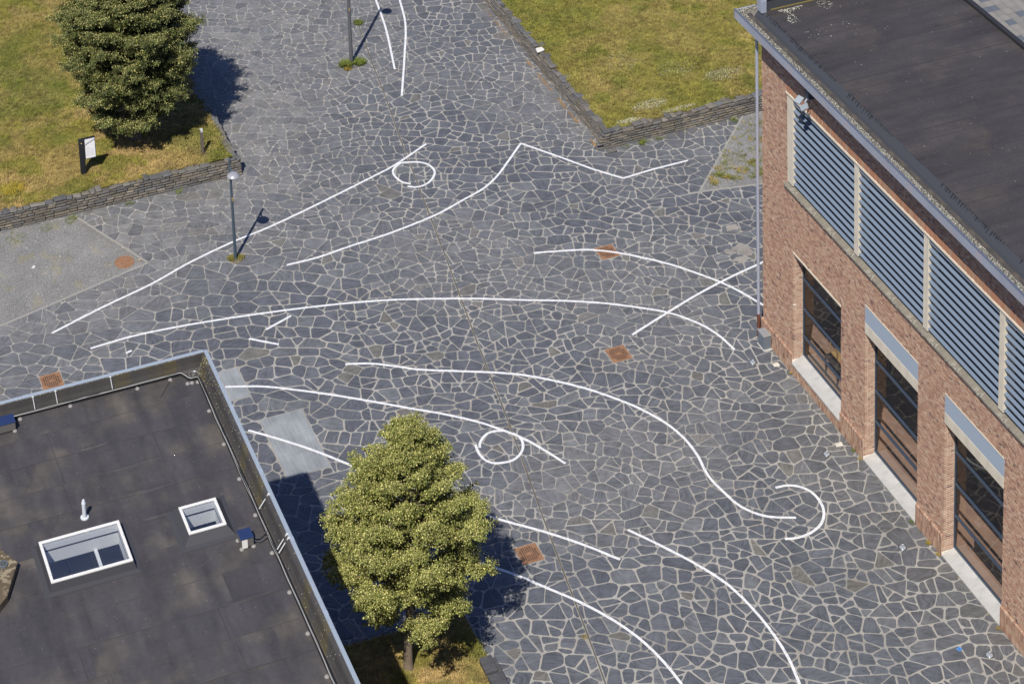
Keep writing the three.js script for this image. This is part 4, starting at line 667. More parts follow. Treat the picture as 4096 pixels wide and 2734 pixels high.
{ // inside
  const floorT = tex(512, (u, v) => { const gx = Math.abs(((u * 8) % 1) - 0.5), gy = Math.abs(((v * 8) % 1) - 0.5), a = fbm(u * 8, v * 8, 391, 4, 8), k = 0.75 + 0.5 * a; return [0.33 * k, 0.20 * k, 0.145 * k]; });
  part('floor', bx(8.43, 19.9, -0.1, 0.02, 2.2, 21.9), new THREE.MeshStandardMaterial({ map: rep(floorT, 0.3), roughness: 0.5 }), hall);
  part('upper_floor', bx(8.43, 19.9, 6.2, 6.5, 2.2, 21.9), std([0.09, 0.08, 0.075], 0.9), hall);
  part('rear_wall', [bx(19.9, 20.1, 0, 11.44, 2.13, 22), bx(8.43, 19.9, 0, 11.44, 2.05, 2.2), bx(8.43, 19.9, 0, 11.44, 21.9, 22.05)], std([0.26, 0.15, 0.105], 0.95), hall);
  const dark = std([0.016, 0.016, 0.018], 0.5), R = rng(397);
  // stair behind the third window, dark steel frames behind the second
  const st = part('stair', [bx(9.0, 9.06, 0.02, 0.3, 12.6, 15), rod([9.35, 0.1, 15.3], [9.35, 3.2, 11.6], 0.06), rod([10.75, 0.1, 15.3], [10.75, 3.2, 11.6], 0.06)], dark, hall, 'dark steel stair with reddish stone treads');
  for (let k = 0; k < 14; k++) part('tread', bx(9.38, 10.72, 0.2 + k * 0.215, 0.26 + k * 0.215, 14.85 - k * 0.25, 15.15 - k * 0.25), std([0.36, 0.21, 0.155], 0.8), st);
  part('handrail', [rod([9.3, 1.05, 15.3], [9.3, 4.15, 11.6], 0.025), ...[0, 1, 2, 3, 4].map((k) => rod([9.3, 0.25 + k * 0.72, 15.1 - k * 0.86], [9.3, 1.2 + k * 0.72, 15.1 - k * 0.86], 0.02))], dark, st);
  part('steel_brace', [rod([9.6, 0.02, 10.9], [10.6, 4.2, 8.6], 0.07), rod([10.4, 0.02, 10.6], [11.4, 4.5, 8.3], 0.07), rod([9.3, 0.02, 9.9], [9.3, 2.6, 9.9], 0.05)], dark, hall);
  part('counter', bx(9.2, 10.0, 0.02, 0.95, 15.6, 16.6, 0.02), std([0.4, 0.3, 0.2], 0.7), hall);
  const wood = std([0.42, 0.25, 0.095], 0.55), top = std([0.06, 0.05, 0.045], 0.5);
  const seat = [rod([0.17, 0, 0.17], [0.2, 0.44, 0.2], 0.018), rod([-0.17, 0, 0.17], [-0.2, 0.44, 0.2], 0.018), rod([0.17, 0, -0.17], [0.2, 0.44, -0.2], 0.018), rod([-0.17, 0, -0.17], [-0.2, 0.44, -0.2], 0.018)];
  let c0;
  for (const [x, z, w] of [[9.3, 4.9, 'nearest the far corner'], [10.3, 5.1, 'in the middle of the first window'], [9.4, 6.2, 'at the near side of the first window'], [10.5, 6.4, 'deepest inside the first window']]) {
    const t = thing('table', 'dark table inside the first window, ' + w, 'table', [x, 0.02, z]);
    part('table_top', bx(-0.45, 0.45, 0.72, 0.75, -0.4, 0.4, 0.008), top, t); for (const [a, b] of [[-1, -1], [1, -1], [-1, 1], [1, 1]]) part('leg', rod([a * 0.4, 0, b * 0.35], [a * 0.4, 0.72, b * 0.35], 0.02), dark, t);
    for (const s of [-1, 1]) {
      const label = (s < 0 ? 'farther' : 'nearer') + ' upturned wooden chair on the table ' + w;
      if (!c0) { c0 = thing('chair', label, 'chair', [x, 0.77, z + s * 0.2], 0, 'chairs put up on the tables'); part('seat', bx(-0.21, 0.21, 0, 0.03, -0.2, 0.2, 0.01), wood, c0); for (const g of seat) part('leg', at(g, 0, 0.03, 0), wood, c0); part('backrest', bx(-0.2, 0.2, -0.40, -0.24, 0.2, 0.22, 0.006), wood, c0); part('back_post', [rod([-0.18, 0.02, 0.2], [-0.18, -0.4, 0.22], 0.016), rod([0.18, 0.02, 0.2], [0.18, -0.4, 0.22], 0.016)], wood, c0); c0.rotation.y = s < 0 ? Math.PI : 0; }
      else copy(c0, [x + 0.1 * (R() - 0.5), 0.77, z + s * 0.2], (s < 0 ? Math.PI : 0) + (R() - 0.5) * 0.3, label);
    }
  }
  let p0;
  for (const [x, z, w] of [[9.5, 5.0, 'leftmost'], [9.7, 5.7, 'second from the left'], [9.8, 6.2, 'third from the left'], [9.9, 6.7, 'rightmost']]) {
    const label = w + ' of the white pendant lamps inside the first window';
    if (!p0) { p0 = thing('pendant_lamp', label, 'pendant lamp', [x, 2.2, z], 0, 'pendant lamps inside the first window'); part('shade', cyl(0.05, 0.03, 0.34, 0, 0, 0, 14), std([0.75, 0.78, 0.76], 0.4), p0); part('cable', rod([0, 0.34, 0], [0, 4.0, 0], 0.006), dark, p0); }
    else copy(p0, [x, 2.2, z], 0, label);
  }
}
{ // pipe, cabinet, floodlights
  const d = part('downpipe', [cyl(0.05, 0.05, 10.55, 7.875, 0.85, 2.05, 16), rod([7.875, 11.38, 2.05], [7.7, 11.5, 2.05], 0.05)], zincMat, hall, 'zinc downpipe at the far corner');
  part('pipe_foot', cyl(0.062, 0.06, 0.86, 7.875, 0, 2.05, 16), std([0.14, 0.055, 0.035], 0.6), d, 'rusty brown cast-iron foot of the downpipe');
  part('pipe_clip', [cyl(0.066, 0.066, 0.03, 7.875, 0.3, 2.05, 16), ...[2.6, 4.8, 7.0, 9.2].map((y) => cyl(0.056, 0.056, 0.025, 7.875, y, 2.05, 16))], zincMat, d);
  const b = thing('electric_cabinet', 'small grey metal cabinet standing at the far corner of the hall', 'cabinet', [7.79, 0, 2.57]), gm = std([0.20, 0.24, 0.28], 0.45, { metalness: 0.3 });
  part('body', bx(-0.125, 0.135, 0.02, 0.5, -0.2, 0.2, 0.008), gm, b); part('lid', bx(-0.14, 0.15, 0.5, 0.54, -0.215, 0.215, 0.012), std([0.45, 0.46, 0.46], 0.4, { metalness: 0.5 }), b);
  part('door', bx(-0.132, -0.124, 0.08, 0.46, -0.17, 0.17, 0.003), gm, b); part('footing', bx(-0.15, 0.16, -0.01, 0.03, -0.23, 0.25, 0.01), std([0.5, 0.48, 0.45], 0.95), b);
  const f = thing('floodlight', 'twin grey floodlight fixed under the eaves above the first louvre', 'floodlight', [7.9, 10.72, 5.35]), dk = std([0.03, 0.045, 0.075], 0.4), lt = std([0.32, 0.36, 0.40], 0.4);
  part('housing', bx(-0.2, 0.1, 0.12, 0.42, -0.05, 0.2, 0.02), dk, f); part('arm', rod([-0.1, 0.16, 0.05], [-0.28, 0.02, 0.1], 0.025), lt, f);
  for (const [x, y, z, r] of [[-0.33, -0.02, -0.14, 0.35], [-0.35, -0.06, 0.2, -0.35]]) { const g = bx(-0.13, 0.13, -0.035, 0.035, -0.11, 0.11, 0.01); g.rotateZ(0.5); g.rotateY(r); part('lamp_head', at(g, x, y, z), lt, f); }
}

// ---------------------------------------------------------------- flat-roofed building in the lower left
const flatB = thing('flat_roof_building', 'building with a flat dark felt roof, skylights and a metal-edged parapet', 'building', [0, 0, 0]);
const HR = 9.85, RF = 9.40, EX = -12.68, EZ = 8.44;
const feltB = [401, 431].map((s) => new THREE.MeshStandardMaterial({ map: rep(roofTex(s, 1.0), 0.15), bumpMap: rep(concreteTex, 0.7), bumpScale: 0.006, roughness: 0.6 }));
const sky1 = [-18.5, -16.56, 13.6, 14.9], sky2 = [-14.93, -14.07, 13.73, 14.58];
{
  const wallM = std([0.33, 0.19, 0.13], 0.95), R = rng(411);
  part('wall', [bx(EX - 0.32, EX - 0.02, 0, 9.3, EZ + 0.02, 28), bx(-34, EX - 0.32, 0, 9.3, EZ + 0.02, EZ + 0.32), bx(-34, EX - 0.32, 0, 9.3, 27.7, 28), bx(-34, -33.7, 0, 9.3, EZ + 0.32, 27.7)], wallM, flatB);
  // felt sheets, each lapping the next; the two skylight wells stay open
  const zs = [EZ + 0.16, 9.55, 10.55, 11.55, 12.55, 13.6, 13.73, 14.58, 14.9, 15.9, 16.9, 17.9, 18.9, 19.9, 21, 22, 24, 28];
  for (let k = 0; k + 1 < zs.length; k++) {
    const zm = (zs[k] + zs[k + 1]) / 2, xs = [-34]; const cutsX = [sky1, sky2].filter((s) => zm > s[2] && zm < s[3]); const spans = []; let x = -34;
    for (const s of cutsX) { spans.push([x, s[0]]); x = s[1]; } spans.push([x, EX - 0.2]);
    for (const [a, b] of spans) { let c = a; while (c < b - 0.01) { const e = k >= 5 && k <= 7 ? b : Math.min(b, c + 2.6 + 3 * R()), l = 0.0035 * ((k * 2 + Math.round(R())) % 4); part(numbered('roofing_sheet'), bx(c, b - e < 0.5 ? b : e, RF - 0.04, RF + l, zs[k], zs[k + 1]), feltB[R() < 0.5 ? 0 : 1], flatB); c = b - e < 0.5 ? b : e; } }
  }
  const Rs = rng(419), ends = [];                                              // dark bitumen beads along the laps
  for (const z of [9.55, 10.55, 11.55, 12.55, 15.9, 16.9, 17.9, 18.9, 19.9, 21]) { const P = []; for (let x = -24; x <= EX - 0.5; x += 0.22) P.push([x, RF + 0.008, z + 0.02 * (noise(x * 1.7, z, 415) - 0.5)]); part('lap_seam', tube(P, 0.0085, 110, 5), seamMat, flatB); for (let x = -23 + 3 * Rs(); x < -13.6; x += 2.5 + 3.2 * Rs()) ends.push([x, z]); }
  for (const [x, z] of ends) if (z < 12.5 || z > 15.8) part('lap_seam', rod([x, RF + 0.007, z + 0.02], [x + 0.02, RF + 0.007, z + 0.97], 0.007, 5), seamMat, flatB);
  // wrinkles where the felt has lifted along the laps
  const wr = []; for (const [x, z, L] of [[-15.6, 11.55, 1.7], [-15.3, 12.55, 1.5], [-15.2, 13.5, 1.4], [-16.4, 10.5, 0.9], [-14.2, 16.9, 1.2]]) { const g = new THREE.SphereGeometry(1, 20, 8, 0, Math.PI * 2, 0, Math.PI / 2); g.scale(L / 2, 0.02, 0.07); g.rotateY(0.03); wr.push(metreUV(at(g, x, RF + 0.002, z - 0.05))); }
  part('felt_wrinkle', wr, feltB[0], flatB).userData.kind = 'stuff';
  // triangular felt patch by the drain
  part('felt_patch', [rod([-14.9, RF + 0.012, 8.72], [-14.25, RF + 0.012, 9.3], 0.012), rod([-14.25, RF + 0.012, 9.3], [-13.75, RF + 0.012, 8.66], 0.016)], std([0.06, 0.055, 0.05], 0.7), flatB);
  // parapet skin with its upstand, metal edge trim on top
  const mossT = tex(1024, (u, v, i, j) => { const a = fbm(u * 20, v * 4, 421, 4, 20, 4), m = step(0.45, 0.66, fbm(u * 16, v * 3 + 5, 425, 4, 16, 3)), s = hash(i >> 1, j >> 1, 6) > 0.9992 ? 0.4 : 0, k = 0.7 + 0.5 * a; return [mix(0.062 * k, 0.086 * k, m) + s, mix(0.057 * k, 0.072 * k, m) + s, mix(0.054 * k, 0.04 * k, m) + s * 0.8]; });
  const skin = new THREE.MeshStandardMaterial({ map: rep(mossT, 0.2, 0.6), roughness: 0.7 });
  const px = (o, y, z) => [EX - o, y, z], prof = [[0.085, 9.825], [0.17, 9.815], [0.2, 9.77], [0.235, 9.55], [0.3, RF + 0.015], [0.40, RF + 0.008]];
  const rows = prof.map(([o, y]) => [[EX - o, y, EZ + o], [EX - o, y, 12], [EX - o, y, 16], [EX - o, y, 28]]);
  part('parapet', rows.slice(1).map((r, i) => quadStrip(rows[i], r, true)), skin, flatB);
  const prof2 = [[0.075, 9.825], [0.10, 9.81], [0.115, 9.6], [0.15, RF + 0.06], [0.22, RF + 0.012]], rows2 = prof2.map(([o, y]) => [[-34, y, EZ + o], [-24, y, EZ + o], [-18, y, EZ + o], [EX - o, y, EZ + o]]);
  part('parapet', rows2.slice(1).map((r, i) => quadStrip(rows2[i], r, true)), skin, flatB);
  part('parapet_core', [bx(EX - 0.08, EX - 0.01, 9.3, 9.81, EZ + 0.01, 28), bx(-34, EX - 0.08, 9.3, 9.81, EZ + 0.01, EZ + 0.075)], std([0.1, 0.1, 0.1], 0.9), flatB);
  const trimM = std([0.44, 0.50, 0.57], 0.4, { metalness: 0.3 });
  const ribs = (a, b, alongZ) => { const o = []; for (let k = 0; k < 6; k++) { const c = 0.004 + k * 0.0165; o.push(alongZ ? bx(EX - c - 0.011, EX - c, 9.84, HR, a, b, 0.003) : bx(a, b, 9.84, HR, EZ + c, EZ + c + 0.011, 0.003)); } o.push(alongZ ? bx(EX - 0.083, EX + 0.004, 9.815, 9.842, a, b) : bx(a, b, 9.815, 9.842, EZ - 0.004, EZ + 0.083), alongZ ? bx(EX - 0.002, EX + 0.01, 9.7, HR, a, b) : bx(a, b, 9.7, HR, EZ - 0.01, EZ + 0.002)); return o; };
  for (let z = EZ; z < 27; z += 2.5) { part(numbered('edge_trim'), ribs(z + 0.02, z + 2.47, true), trimM, flatB); part(numbered('trim_joint'), bx(EX - 0.088, EX + 0.014, 9.83, HR + 0.004, z + 2.40, z + 2.55), trimM, flatB); }
  for (let x = EX - 0.09; x > -33; x -= 2.5) { part(numbered('edge_trim'), ribs(x - 2.47, x - 0.01, false), trimM, flatB); part(numbered('trim_joint'), bx(x - 2.55, x - 2.40, 9.83, HR + 0.004, EZ - 0.014, EZ + 0.088), trimM, flatB); }
  const sp = []; for (let k = 0; k < 420; k++) { const e = R() < 0.55, t = R(), o = 0.1 + 0.25 * R(), y = o < 0.2 ? 9.82 : mix(9.8, RF + 0.02, (o - 0.2) / 0.15); const p = e ? [EX - o, y + 0.004, EZ + 0.3 + 11 * t * t] : [EX - 0.3 - 7 * t, 9.82 - 0.3 * R() * 0 , EZ + 0.09]; sp.push([M4(...p, [0, R() * 6, 0], [0.004 + 0.01 * R(), 0.003, 0.004 + 0.01 * R()]), R() < 0.7 ? [0.55, 0.53, 0.42] : [0.45, 0.35, 0.06]]); }
  instances('lichen_spots', pebble, pebbleMat, sp, flatB, 'pale lichen specks on the parapet');
  // drain
  const dm = std([0.35, 0.34, 0.33], 0.35, { metalness: 0.7 });
  part('roof_drain', [at(plainIndex(new THREE.TorusGeometry(0.13, 0.03, 8, 28).rotateX(Math.PI / 2)), -13.16, RF + 0.02, 8.78), cyl(0.075, 0.05, 0.07, -13.16, RF + 0.01, 8.78, 20)], [dm][0], flatB, 'round steel roof drain in the parapet corner');
  // skylights
  const frameM = std([0.74, 0.72, 0.68], 0.4), curbM = new THREE.MeshStandardMaterial({ color: lin(0.05, 0.05, 0.056), roughness: 0.7, bumpMap: concreteTex, bumpScale: 0.008 }), white = std([0.78, 0.76, 0.73], 0.85), bubble = new THREE.MeshPhysicalMaterial({ color: lin(0.93, 0.95, 0.97), transmission: 1, thickness: 0, roughness: 0.03, ior: 1.9 }), screwM = std([0.75, 0.77, 0.8], 0.3, { metalness: 0.6 });
  const sk = (label, [x0, x1, z0, z1], y, spread, n, m) => {
    const a = [[x0, z0], [x1, z0], [x1, z1], [x0, z1]], ring = (o, yy) => [[x0 - o, yy, z0 - o], [x1 + o, yy, z0 - o], [x1 + o, yy, z1 + o], [x0 - o, yy, z1 + o], [x0 - o, yy, z0 - o]];
    const s = part(numbered('skylight'), [[ring(spread + 0.14, RF + 0.008), ring(spread + 0.02, RF + 0.03)], [ring(spread + 0.02, RF + 0.03), ring(0.07, y - 0.05)], [ring(0.07, y - 0.05), ring(-0.01, y - 0.04)]].map(([A, B]) => quadStrip(A, B, true)), curbM, flatB, label);
    s.material.side = THREE.DoubleSide;
    const fw = 0.075; part('frame', [bx(x0 - 0.06, x1 + 0.06, y - 0.045, y, z0 - 0.06, z0 - 0.06 + fw, 0.01), bx(x0 - 0.06, x1 + 0.06, y - 0.045, y, z1 + 0.06 - fw, z1 + 0.06, 0.01), bx(x0 - 0.06, x0 - 0.06 + fw, y - 0.044, y - 0.001, z0, z1, 0.01), bx(x1 + 0.06 - fw, x1 + 0.06, y - 0.044, y - 0.001, z0, z1, 0.01)], frameM, s);
    const dome = new THREE.PlaneGeometry(x1 - x0, z1 - z0, 16, 12); dome.rotateX(-Math.PI / 2); const p = dome.attributes.position; for (let i = 0; i < p.count; i++) { const u = Math.abs(p.getX(i)) / ((x1 - x0) / 2), v = Math.abs(p.getZ(i)) / ((z1 - z0) / 2); p.setY(i, 0.09 * (1 - u ** 4) * (1 - v ** 4)); } dome.computeVertexNormals();
    part('pane', at(dome, (x0 + x1) / 2, y - 0.012, (z0 + z1) / 2), bubble, s);
    part('inner_pane', at(new THREE.PlaneGeometry(x1 - x0, z1 - z0).rotateX(-Math.PI / 2), (x0 + x1) / 2, y - 0.06, (z0 + z1) / 2), bubble, s);
    const D = 9.02; part('well', [bx(x0 - 0.05, x0 - 0.002, D, y - 0.04, z0 - 0.05, z1 + 0.05), bx(x1 + 0.002, x1 + 0.05, D, y - 0.04, z0 - 0.05, z1 + 0.05), bx(x0 - 0.002, x1 + 0.002, D, y - 0.04, z0 - 0.05, z0 - 0.002), bx(x0 - 0.002, x1 + 0.002, D, y - 0.04, z1 + 0.002, z1 + 0.05)], white, s);
    const sc = []; for (let k = 0; k < n; k++) { const x = mix(x0, x1, (k + 0.5) / n); sc.push([x, z0 - 0.025], [x, z1 + 0.025]); } for (let k = 0; k < m; k++) { const z = mix(z0, z1, (k + 0.5) / m); sc.push([x0 - 0.025, z], [x1 + 0.025, z]); }
    for (const [x, z] of sc) part('screw', at(plainIndex(new THREE.SphereGeometry(0.017, 8, 6)), x, y + 0.004, z), screwM, s);
    return s;
  };
  const big = sk('wide oblong skylight with a white frame', sky1, 9.66, 0.1, 6, 4); sk('small square skylight on a sloping felt kerb', sky2, 9.66, 0.2, 3, 3);
  part('glazing_bar', [bx(-17.2, -17.12, 8.98, 9.05, 10.5, 14.9), bx(-18.4, -16.6, 8.95, 8.97, 12.5, 12.53)], white, big);
  part('ceiling', [bx(-33.7, sky1[0] - 0.05, 8.97, 9.02, EZ + 0.32, 27.7), bx(sky2[1] + 0.05, EX - 0.32, 8.97, 9.02, EZ + 0.32, 27.7), bx(sky1[1] + 0.05, sky2[0] - 0.05, 8.97, 9.02, EZ + 0.32, 27.7), bx(sky1[0] - 0.05, sky1[1] + 0.05, 8.97, 9.02, EZ + 0.32, sky1[2] - 0.05), bx(sky1[0] - 0.05, sky1[1] + 0.05, 8.97, 9.02, sky1[3] + 0.05, 27.7), bx(sky2[0] - 0.05, sky2[1] + 0.05, 8.97, 9.02, EZ + 0.32, sky2[2] - 0.05), bx(sky2[0] - 0.05, sky2[1] + 0.05, 8.97, 9.02, sky2[3] + 0.05, 27.7)], white, flatB);
  part('partition', [[-19.3, -15.85], [-15.75, -13.1]].flatMap(([a, b]) => [bx(a, b, 7.4, 8.97, 9.9, 10.0), bx(a, b, 7.4, 8.97, 15.3, 15.4), bx(a, a + 0.05, 7.4, 8.97, 10, 15.3), bx(b - 0.05, b, 7.4, 8.97, 10, 15.3)]), white, flatB);  // unseen white walls added below both skylights to bounce sunlight onto the floor
  part('floor', bx(-33.7, EX - 0.32, 7.3, 7.4, EZ + 0.32, 27.7), std([0.75, 0.75, 0.75], 0.8), flatB);
  for (const x of [-18.2, -17.6, -17.0]) part('light_strip', bx(x, x + 0.05, 7.4, 7.43, 9.5, 12.8), std([0.85, 0.85, 0.85], 0.6), flatB);
  // vent pipe, hatch corner
  part('vent_pipe', [cyl(0.055, 0.05, 0.42, -17.23, RF, 12.86, 16), cyl(0.06, 0.03, 0.1, -17.23, RF + 0.42, 12.86, 12), cyl(0.11, 0.105, 0.03, -17.23, RF, 12.86, 20)], std([0.6, 0.63, 0.66], 0.5), flatB, 'white wrapped vent pipe');
  const h = part('roof_hatch', (() => { const g = new THREE.ExtrudeGeometry(new THREE.Shape([[-19.55, 13.3], [-19.2, 13.95], [-19.65, 14.9], [-19.95, 15.2], [-21.2, 15.2], [-21.2, 13.3]].map(([x, z]) => new THREE.Vector2(x, -z))), { depth: 0.2, bevelEnabled: true, bevelSize: 0.02, bevelThickness: 0.02, bevelSegments: 1 }); g.rotateX(-Math.PI / 2); return metreUV(at(g, 0, RF, 0)); })(), new THREE.MeshStandardMaterial({ map: rep(lichenTex, 0.3), color: lin(0.5, 0.42, 0.32), roughness: 0.9 }), flatB, 'brown hatch corner with a slotted vent cap');
  const slots = []; for (let k = 0; k < 8; k++) { const g = bx(0.025, 0.085, 0, 0.004, -0.006, 0.006); g.rotateY(k * Math.PI / 4); slots.push(at(g, -19.53, RF + 0.272, 13.94)); }
  const cap = part('vent_cap', [cyl(0.12, 0.115, 0.05, -19.53, RF + 0.22, 13.94, 24)], std([0.12, 0.13, 0.14], 0.5), h); part('vent_cap_slots', slots, std([0.01, 0.01, 0.01], 1), h); void cap;
}
{ // cable run round the roof
  const R = rng(441), t = thing('cable_tray', 'cable tray with white cables running along the inside of the parapet', 'cable tray', [0, 0, 0]);
  const NZ = EZ + 0.21, TX = -13.1, path = [[-24, NZ], [-21, NZ], [-18.5, NZ], [-16.9, NZ], [-15.2, NZ], [-13.5, NZ], [-13.33, NZ + 0.3], [-13.1, NZ + 0.32], [TX + 0.01, NZ + 0.55], [TX, 10.4], [TX, 13], [TX, 16], [TX, 20], [TX, 26]];
  const tr = std([0.035, 0.037, 0.042], 0.45, { metalness: 0.4 }), wire = std([0.42, 0.41, 0.39], 0.6), foot = std([0.27, 0.255, 0.24], 0.9);
  for (let i = 0; i + 1 < path.length; i++) { const [a, b] = [path[i], path[i + 1]], L = Math.hypot(b[0] - a[0], b[1] - a[1]), g = [bx(-0.045, 0.045, 0.05, 0.056, -L / 2, L / 2), bx(-0.048, -0.042, 0.05, 0.08, -L / 2, L / 2), bx(0.042, 0.048, 0.05, 0.08, -L / 2, L / 2)].map((q) => { q.rotateY(Math.atan2(b[0] - a[0], b[1] - a[1])); return at(q, (a[0] + b[0]) / 2, RF, (a[1] + b[1]) / 2); }); part(numbered('tray'), g, tr, t); }
  const cv = new THREE.CatmullRomCurve3(path.map(([x, z]) => new THREE.Vector3(x, RF + 0.075, z)), false, 'catmullrom', 0.1);
  for (let c = 0; c < 3; c++) { const P = []; for (let k = 0; k <= 150; k++) { const p = cv.getPointAt(k / 150), q = cv.getTangentAt(k / 150), o = (c - 1) * 0.016 + 0.028 * (noise(k * 0.35, c, 445 + c) - 0.5); P.push([p.x + q.z * o, p.y + 0.006 * c + 0.01 * noise(k * 0.5, c, 9), p.z - q.x * o]); } part('cable', tube(P, 0.0065, 420, 5), c < 2 ? wire : std([0.05, 0.05, 0.05], 0.6), t); }
  const dome = () => { const g = new THREE.SphereGeometry(0.062, 16, 8, 0, Math.PI * 2, 0, Math.PI / 2); g.scale(1, 0.75, 1); return plainIndex(g); };
  const spots = [[-18.0, NZ + 0.1], [-16.62, NZ + 0.1], [-14.75, NZ + 0.1], [-13.82, NZ + 0.09], [-13.42, 9.06], [-13.3, 9.07], [-13.14, 9.1], ...[...Array(11)].map((_, k) => [TX - 0.08, 10.3 + 1.35 * k])];
  for (const [x, z] of spots) part(numbered('concrete_foot'), at(dome(), x, RF + 0.006, z), foot, t);
  const rm = std([0.72, 0.72, 0.72], 0.35, { metalness: 0.2 });
  let n = 0; const w = ['farthest to the left', 'second from the left', 'nearest the drain', 'beside the small skylight', 'first of the pair by the right roof edge', 'second of the pair by the right roof edge'];
  const clip = (a, b) => { const o = thing('tray_bracket', 'white rod bracket over the parapet, ' + w[n++], 'bracket', [0, 0, 0], 0, 'rod brackets over the parapet'); part('rod', rod(a, b, 0.014), rm, o); part('clamp', [bx(b[0] - 0.03, b[0] + 0.03, b[1] - 0.03, b[1] - 0.005, b[2] - 0.03, b[2] + 0.03, 0.005)], rm, o); };
  for (const x of [-17.58, -16.96, -15.43]) clip([x + 0.02, RF + 0.1, NZ - 0.03], [x, HR - 0.01, EZ + 0.09]);
  for (const z of [14.3, 15.75, 15.88]) clip([TX + 0.04, RF + 0.12, z], [EX - 0.1, HR + 0.02, z - 0.02]);
  const lidM = std([0.14, 0.2, 0.36], 0.12, { metalness: 0.85 }), body = std([0.17, 0.16, 0.15], 0.5, { metalness: 0.3 });
  const boxOf = (label, [x0, x1, z0, z1], top) => {
    const o = thing('junction_box', label, 'junction box', [(x0 + x1) / 2, RF + 0.006, (z0 + z1) / 2]), w2 = (x1 - x0) / 2, d = (z1 - z0) / 2;
    part('body', bx(-w2, w2, 0.04, top, -d, d, 0.006), body, o); part('lid', bx(-w2 - 0.012, w2 + 0.012, top, top + 0.018, -d - 0.012, d + 0.012, 0.005), lidM, o);
    for (const [a, b] of [[-1, -1], [1, -1], [-1, 1], [1, 1]]) part('concrete_foot', at(dome(), a * w2 * 0.95, 0, b * d * 0.95), foot, o); return o;
  };
  const b2 = boxOf('box with a shiny blue lid near the small skylight', [-13.85, -13.53, 15.0, 15.33], 0.27); part('label_plate', bx(-0.14, 0.0, 0.02, 0.25, 0.166, 0.172), std([0.78, 0.76, 0.7], 0.6), b2);
  part('hose', [tube([[0.16, 0.16, -0.05], [0.3, 0.1, 0.05], [0.45, 0.1, -0.02], [0.6, 0.08, -0.1]], 0.016, 24, 6), tube([[0.16, 0.12, 0.06], [0.32, 0.05, 0.12], [0.48, 0.06, 0.08], [0.6, 0.08, 0.02]], 0.016, 24, 6)], std([0.08, 0.08, 0.085], 0.5), b2);
  const b1 = boxOf('long box with a shiny blue lid at the left end of the parapet', [-19.2, -18.2, 8.82, 9.15], 0.27); part('label_plate', bx(0.5, 0.505, 0.05, 0.22, -0.06, 0.12), std([0.7, 0.66, 0.5], 0.6), b1);
}

// ---------------------------------------------------------------- lime trees in flower
const leafCluster = (seed, n, r, size, droop) => {                          // a spray of separate leaves
  const R = rng(seed), pos = [], nor = [];
  for (let k = 0; k < n; k++) {
    const a = R() * 6.283, d = r * Math.sqrt(R()), c = new THREE.Vector3(Math.cos(a) * d, (R() - 0.5) * r * 0.9, Math.sin(a) * d), s = size * (0.7 + 0.6 * R());
    const q = new THREE.Quaternion().setFromEuler(new THREE.Euler((R() - 0.5) * 1.5, R() * 6.283, (R() - 0.5) * 1.5 - droop, 'YXZ'));
    const P = [[0, 0, 0], [0.5, 0.05, 0.36], [1, -0.12, 0], [0.5, 0.05, -0.36]].map((v) => new THREE.Vector3(...v).multiplyScalar(s).applyQuaternion(q).add(c));
    for (const t of [[0, 1, 2], [0, 2, 3]]) { for (const i of t) pos.push(P[i].x, P[i].y, P[i].z); }
  }
  const g = new THREE.BufferGeometry(); g.setAttribute('position', new THREE.Float32BufferAttribute(pos, 3)); g.computeVertexNormals(); void nor; return g;
};
const leafMat = new THREE.MeshPhysicalMaterial({ color: lin(1, 1, 1), roughness: 0.6, transmission: 0.25, thickness: 0, side: THREE.DoubleSide });
const bractMat = new THREE.MeshPhysicalMaterial({ color: lin(1, 1, 1), roughness: 0.8, transmission: 0.2, thickness: 0, side: THREE.DoubleSide });
const barkMat = new THREE.MeshStandardMaterial({ map: tex(256, (u, v) => { const k = 0.55 + 0.8 * fbm(u * 10, v * 3, 501, 4, 10, 3); return [0.19 * k, 0.145 * k, 0.1 * k]; }), roughness: 0.95 });
function limbGeo(pts, r0, r1, rad = 7) {
  const cv = new THREE.CatmullRomCurve3(pts), n = pts.length * 3, fr = cv.computeFrenetFrames(n, false), pos = [], uv = [], P = [];
  for (let i = 0; i <= n; i++) { const c = cv.getPointAt(i / n), r = mix(r0, r1, i / n); P.push([...Array(rad + 1)].map((_, k) => { const a = k / rad * 6.2832, v = c.clone().addScaledVector(fr.normals[i], Math.cos(a) * r).addScaledVector(fr.binormals[i], Math.sin(a) * r); return [v.x, v.y, v.z]; })); }
  for (let i = 0; i < n; i++) for (let k = 0; k < rad; k++) for (const [a, b] of [[i, k], [i + 1, k], [i + 1, k + 1], [i, k], [i + 1, k + 1], [i, k + 1]]) { pos.push(...P[a][b]); uv.push(b / rad, a * 0.15); }
  const g = new THREE.BufferGeometry(); g.setAttribute('position', new THREE.Float32BufferAttribute(pos, 3)); g.setAttribute('uv', new THREE.Float32BufferAttribute(uv, 2)); g.computeVertexNormals(); return g;
}
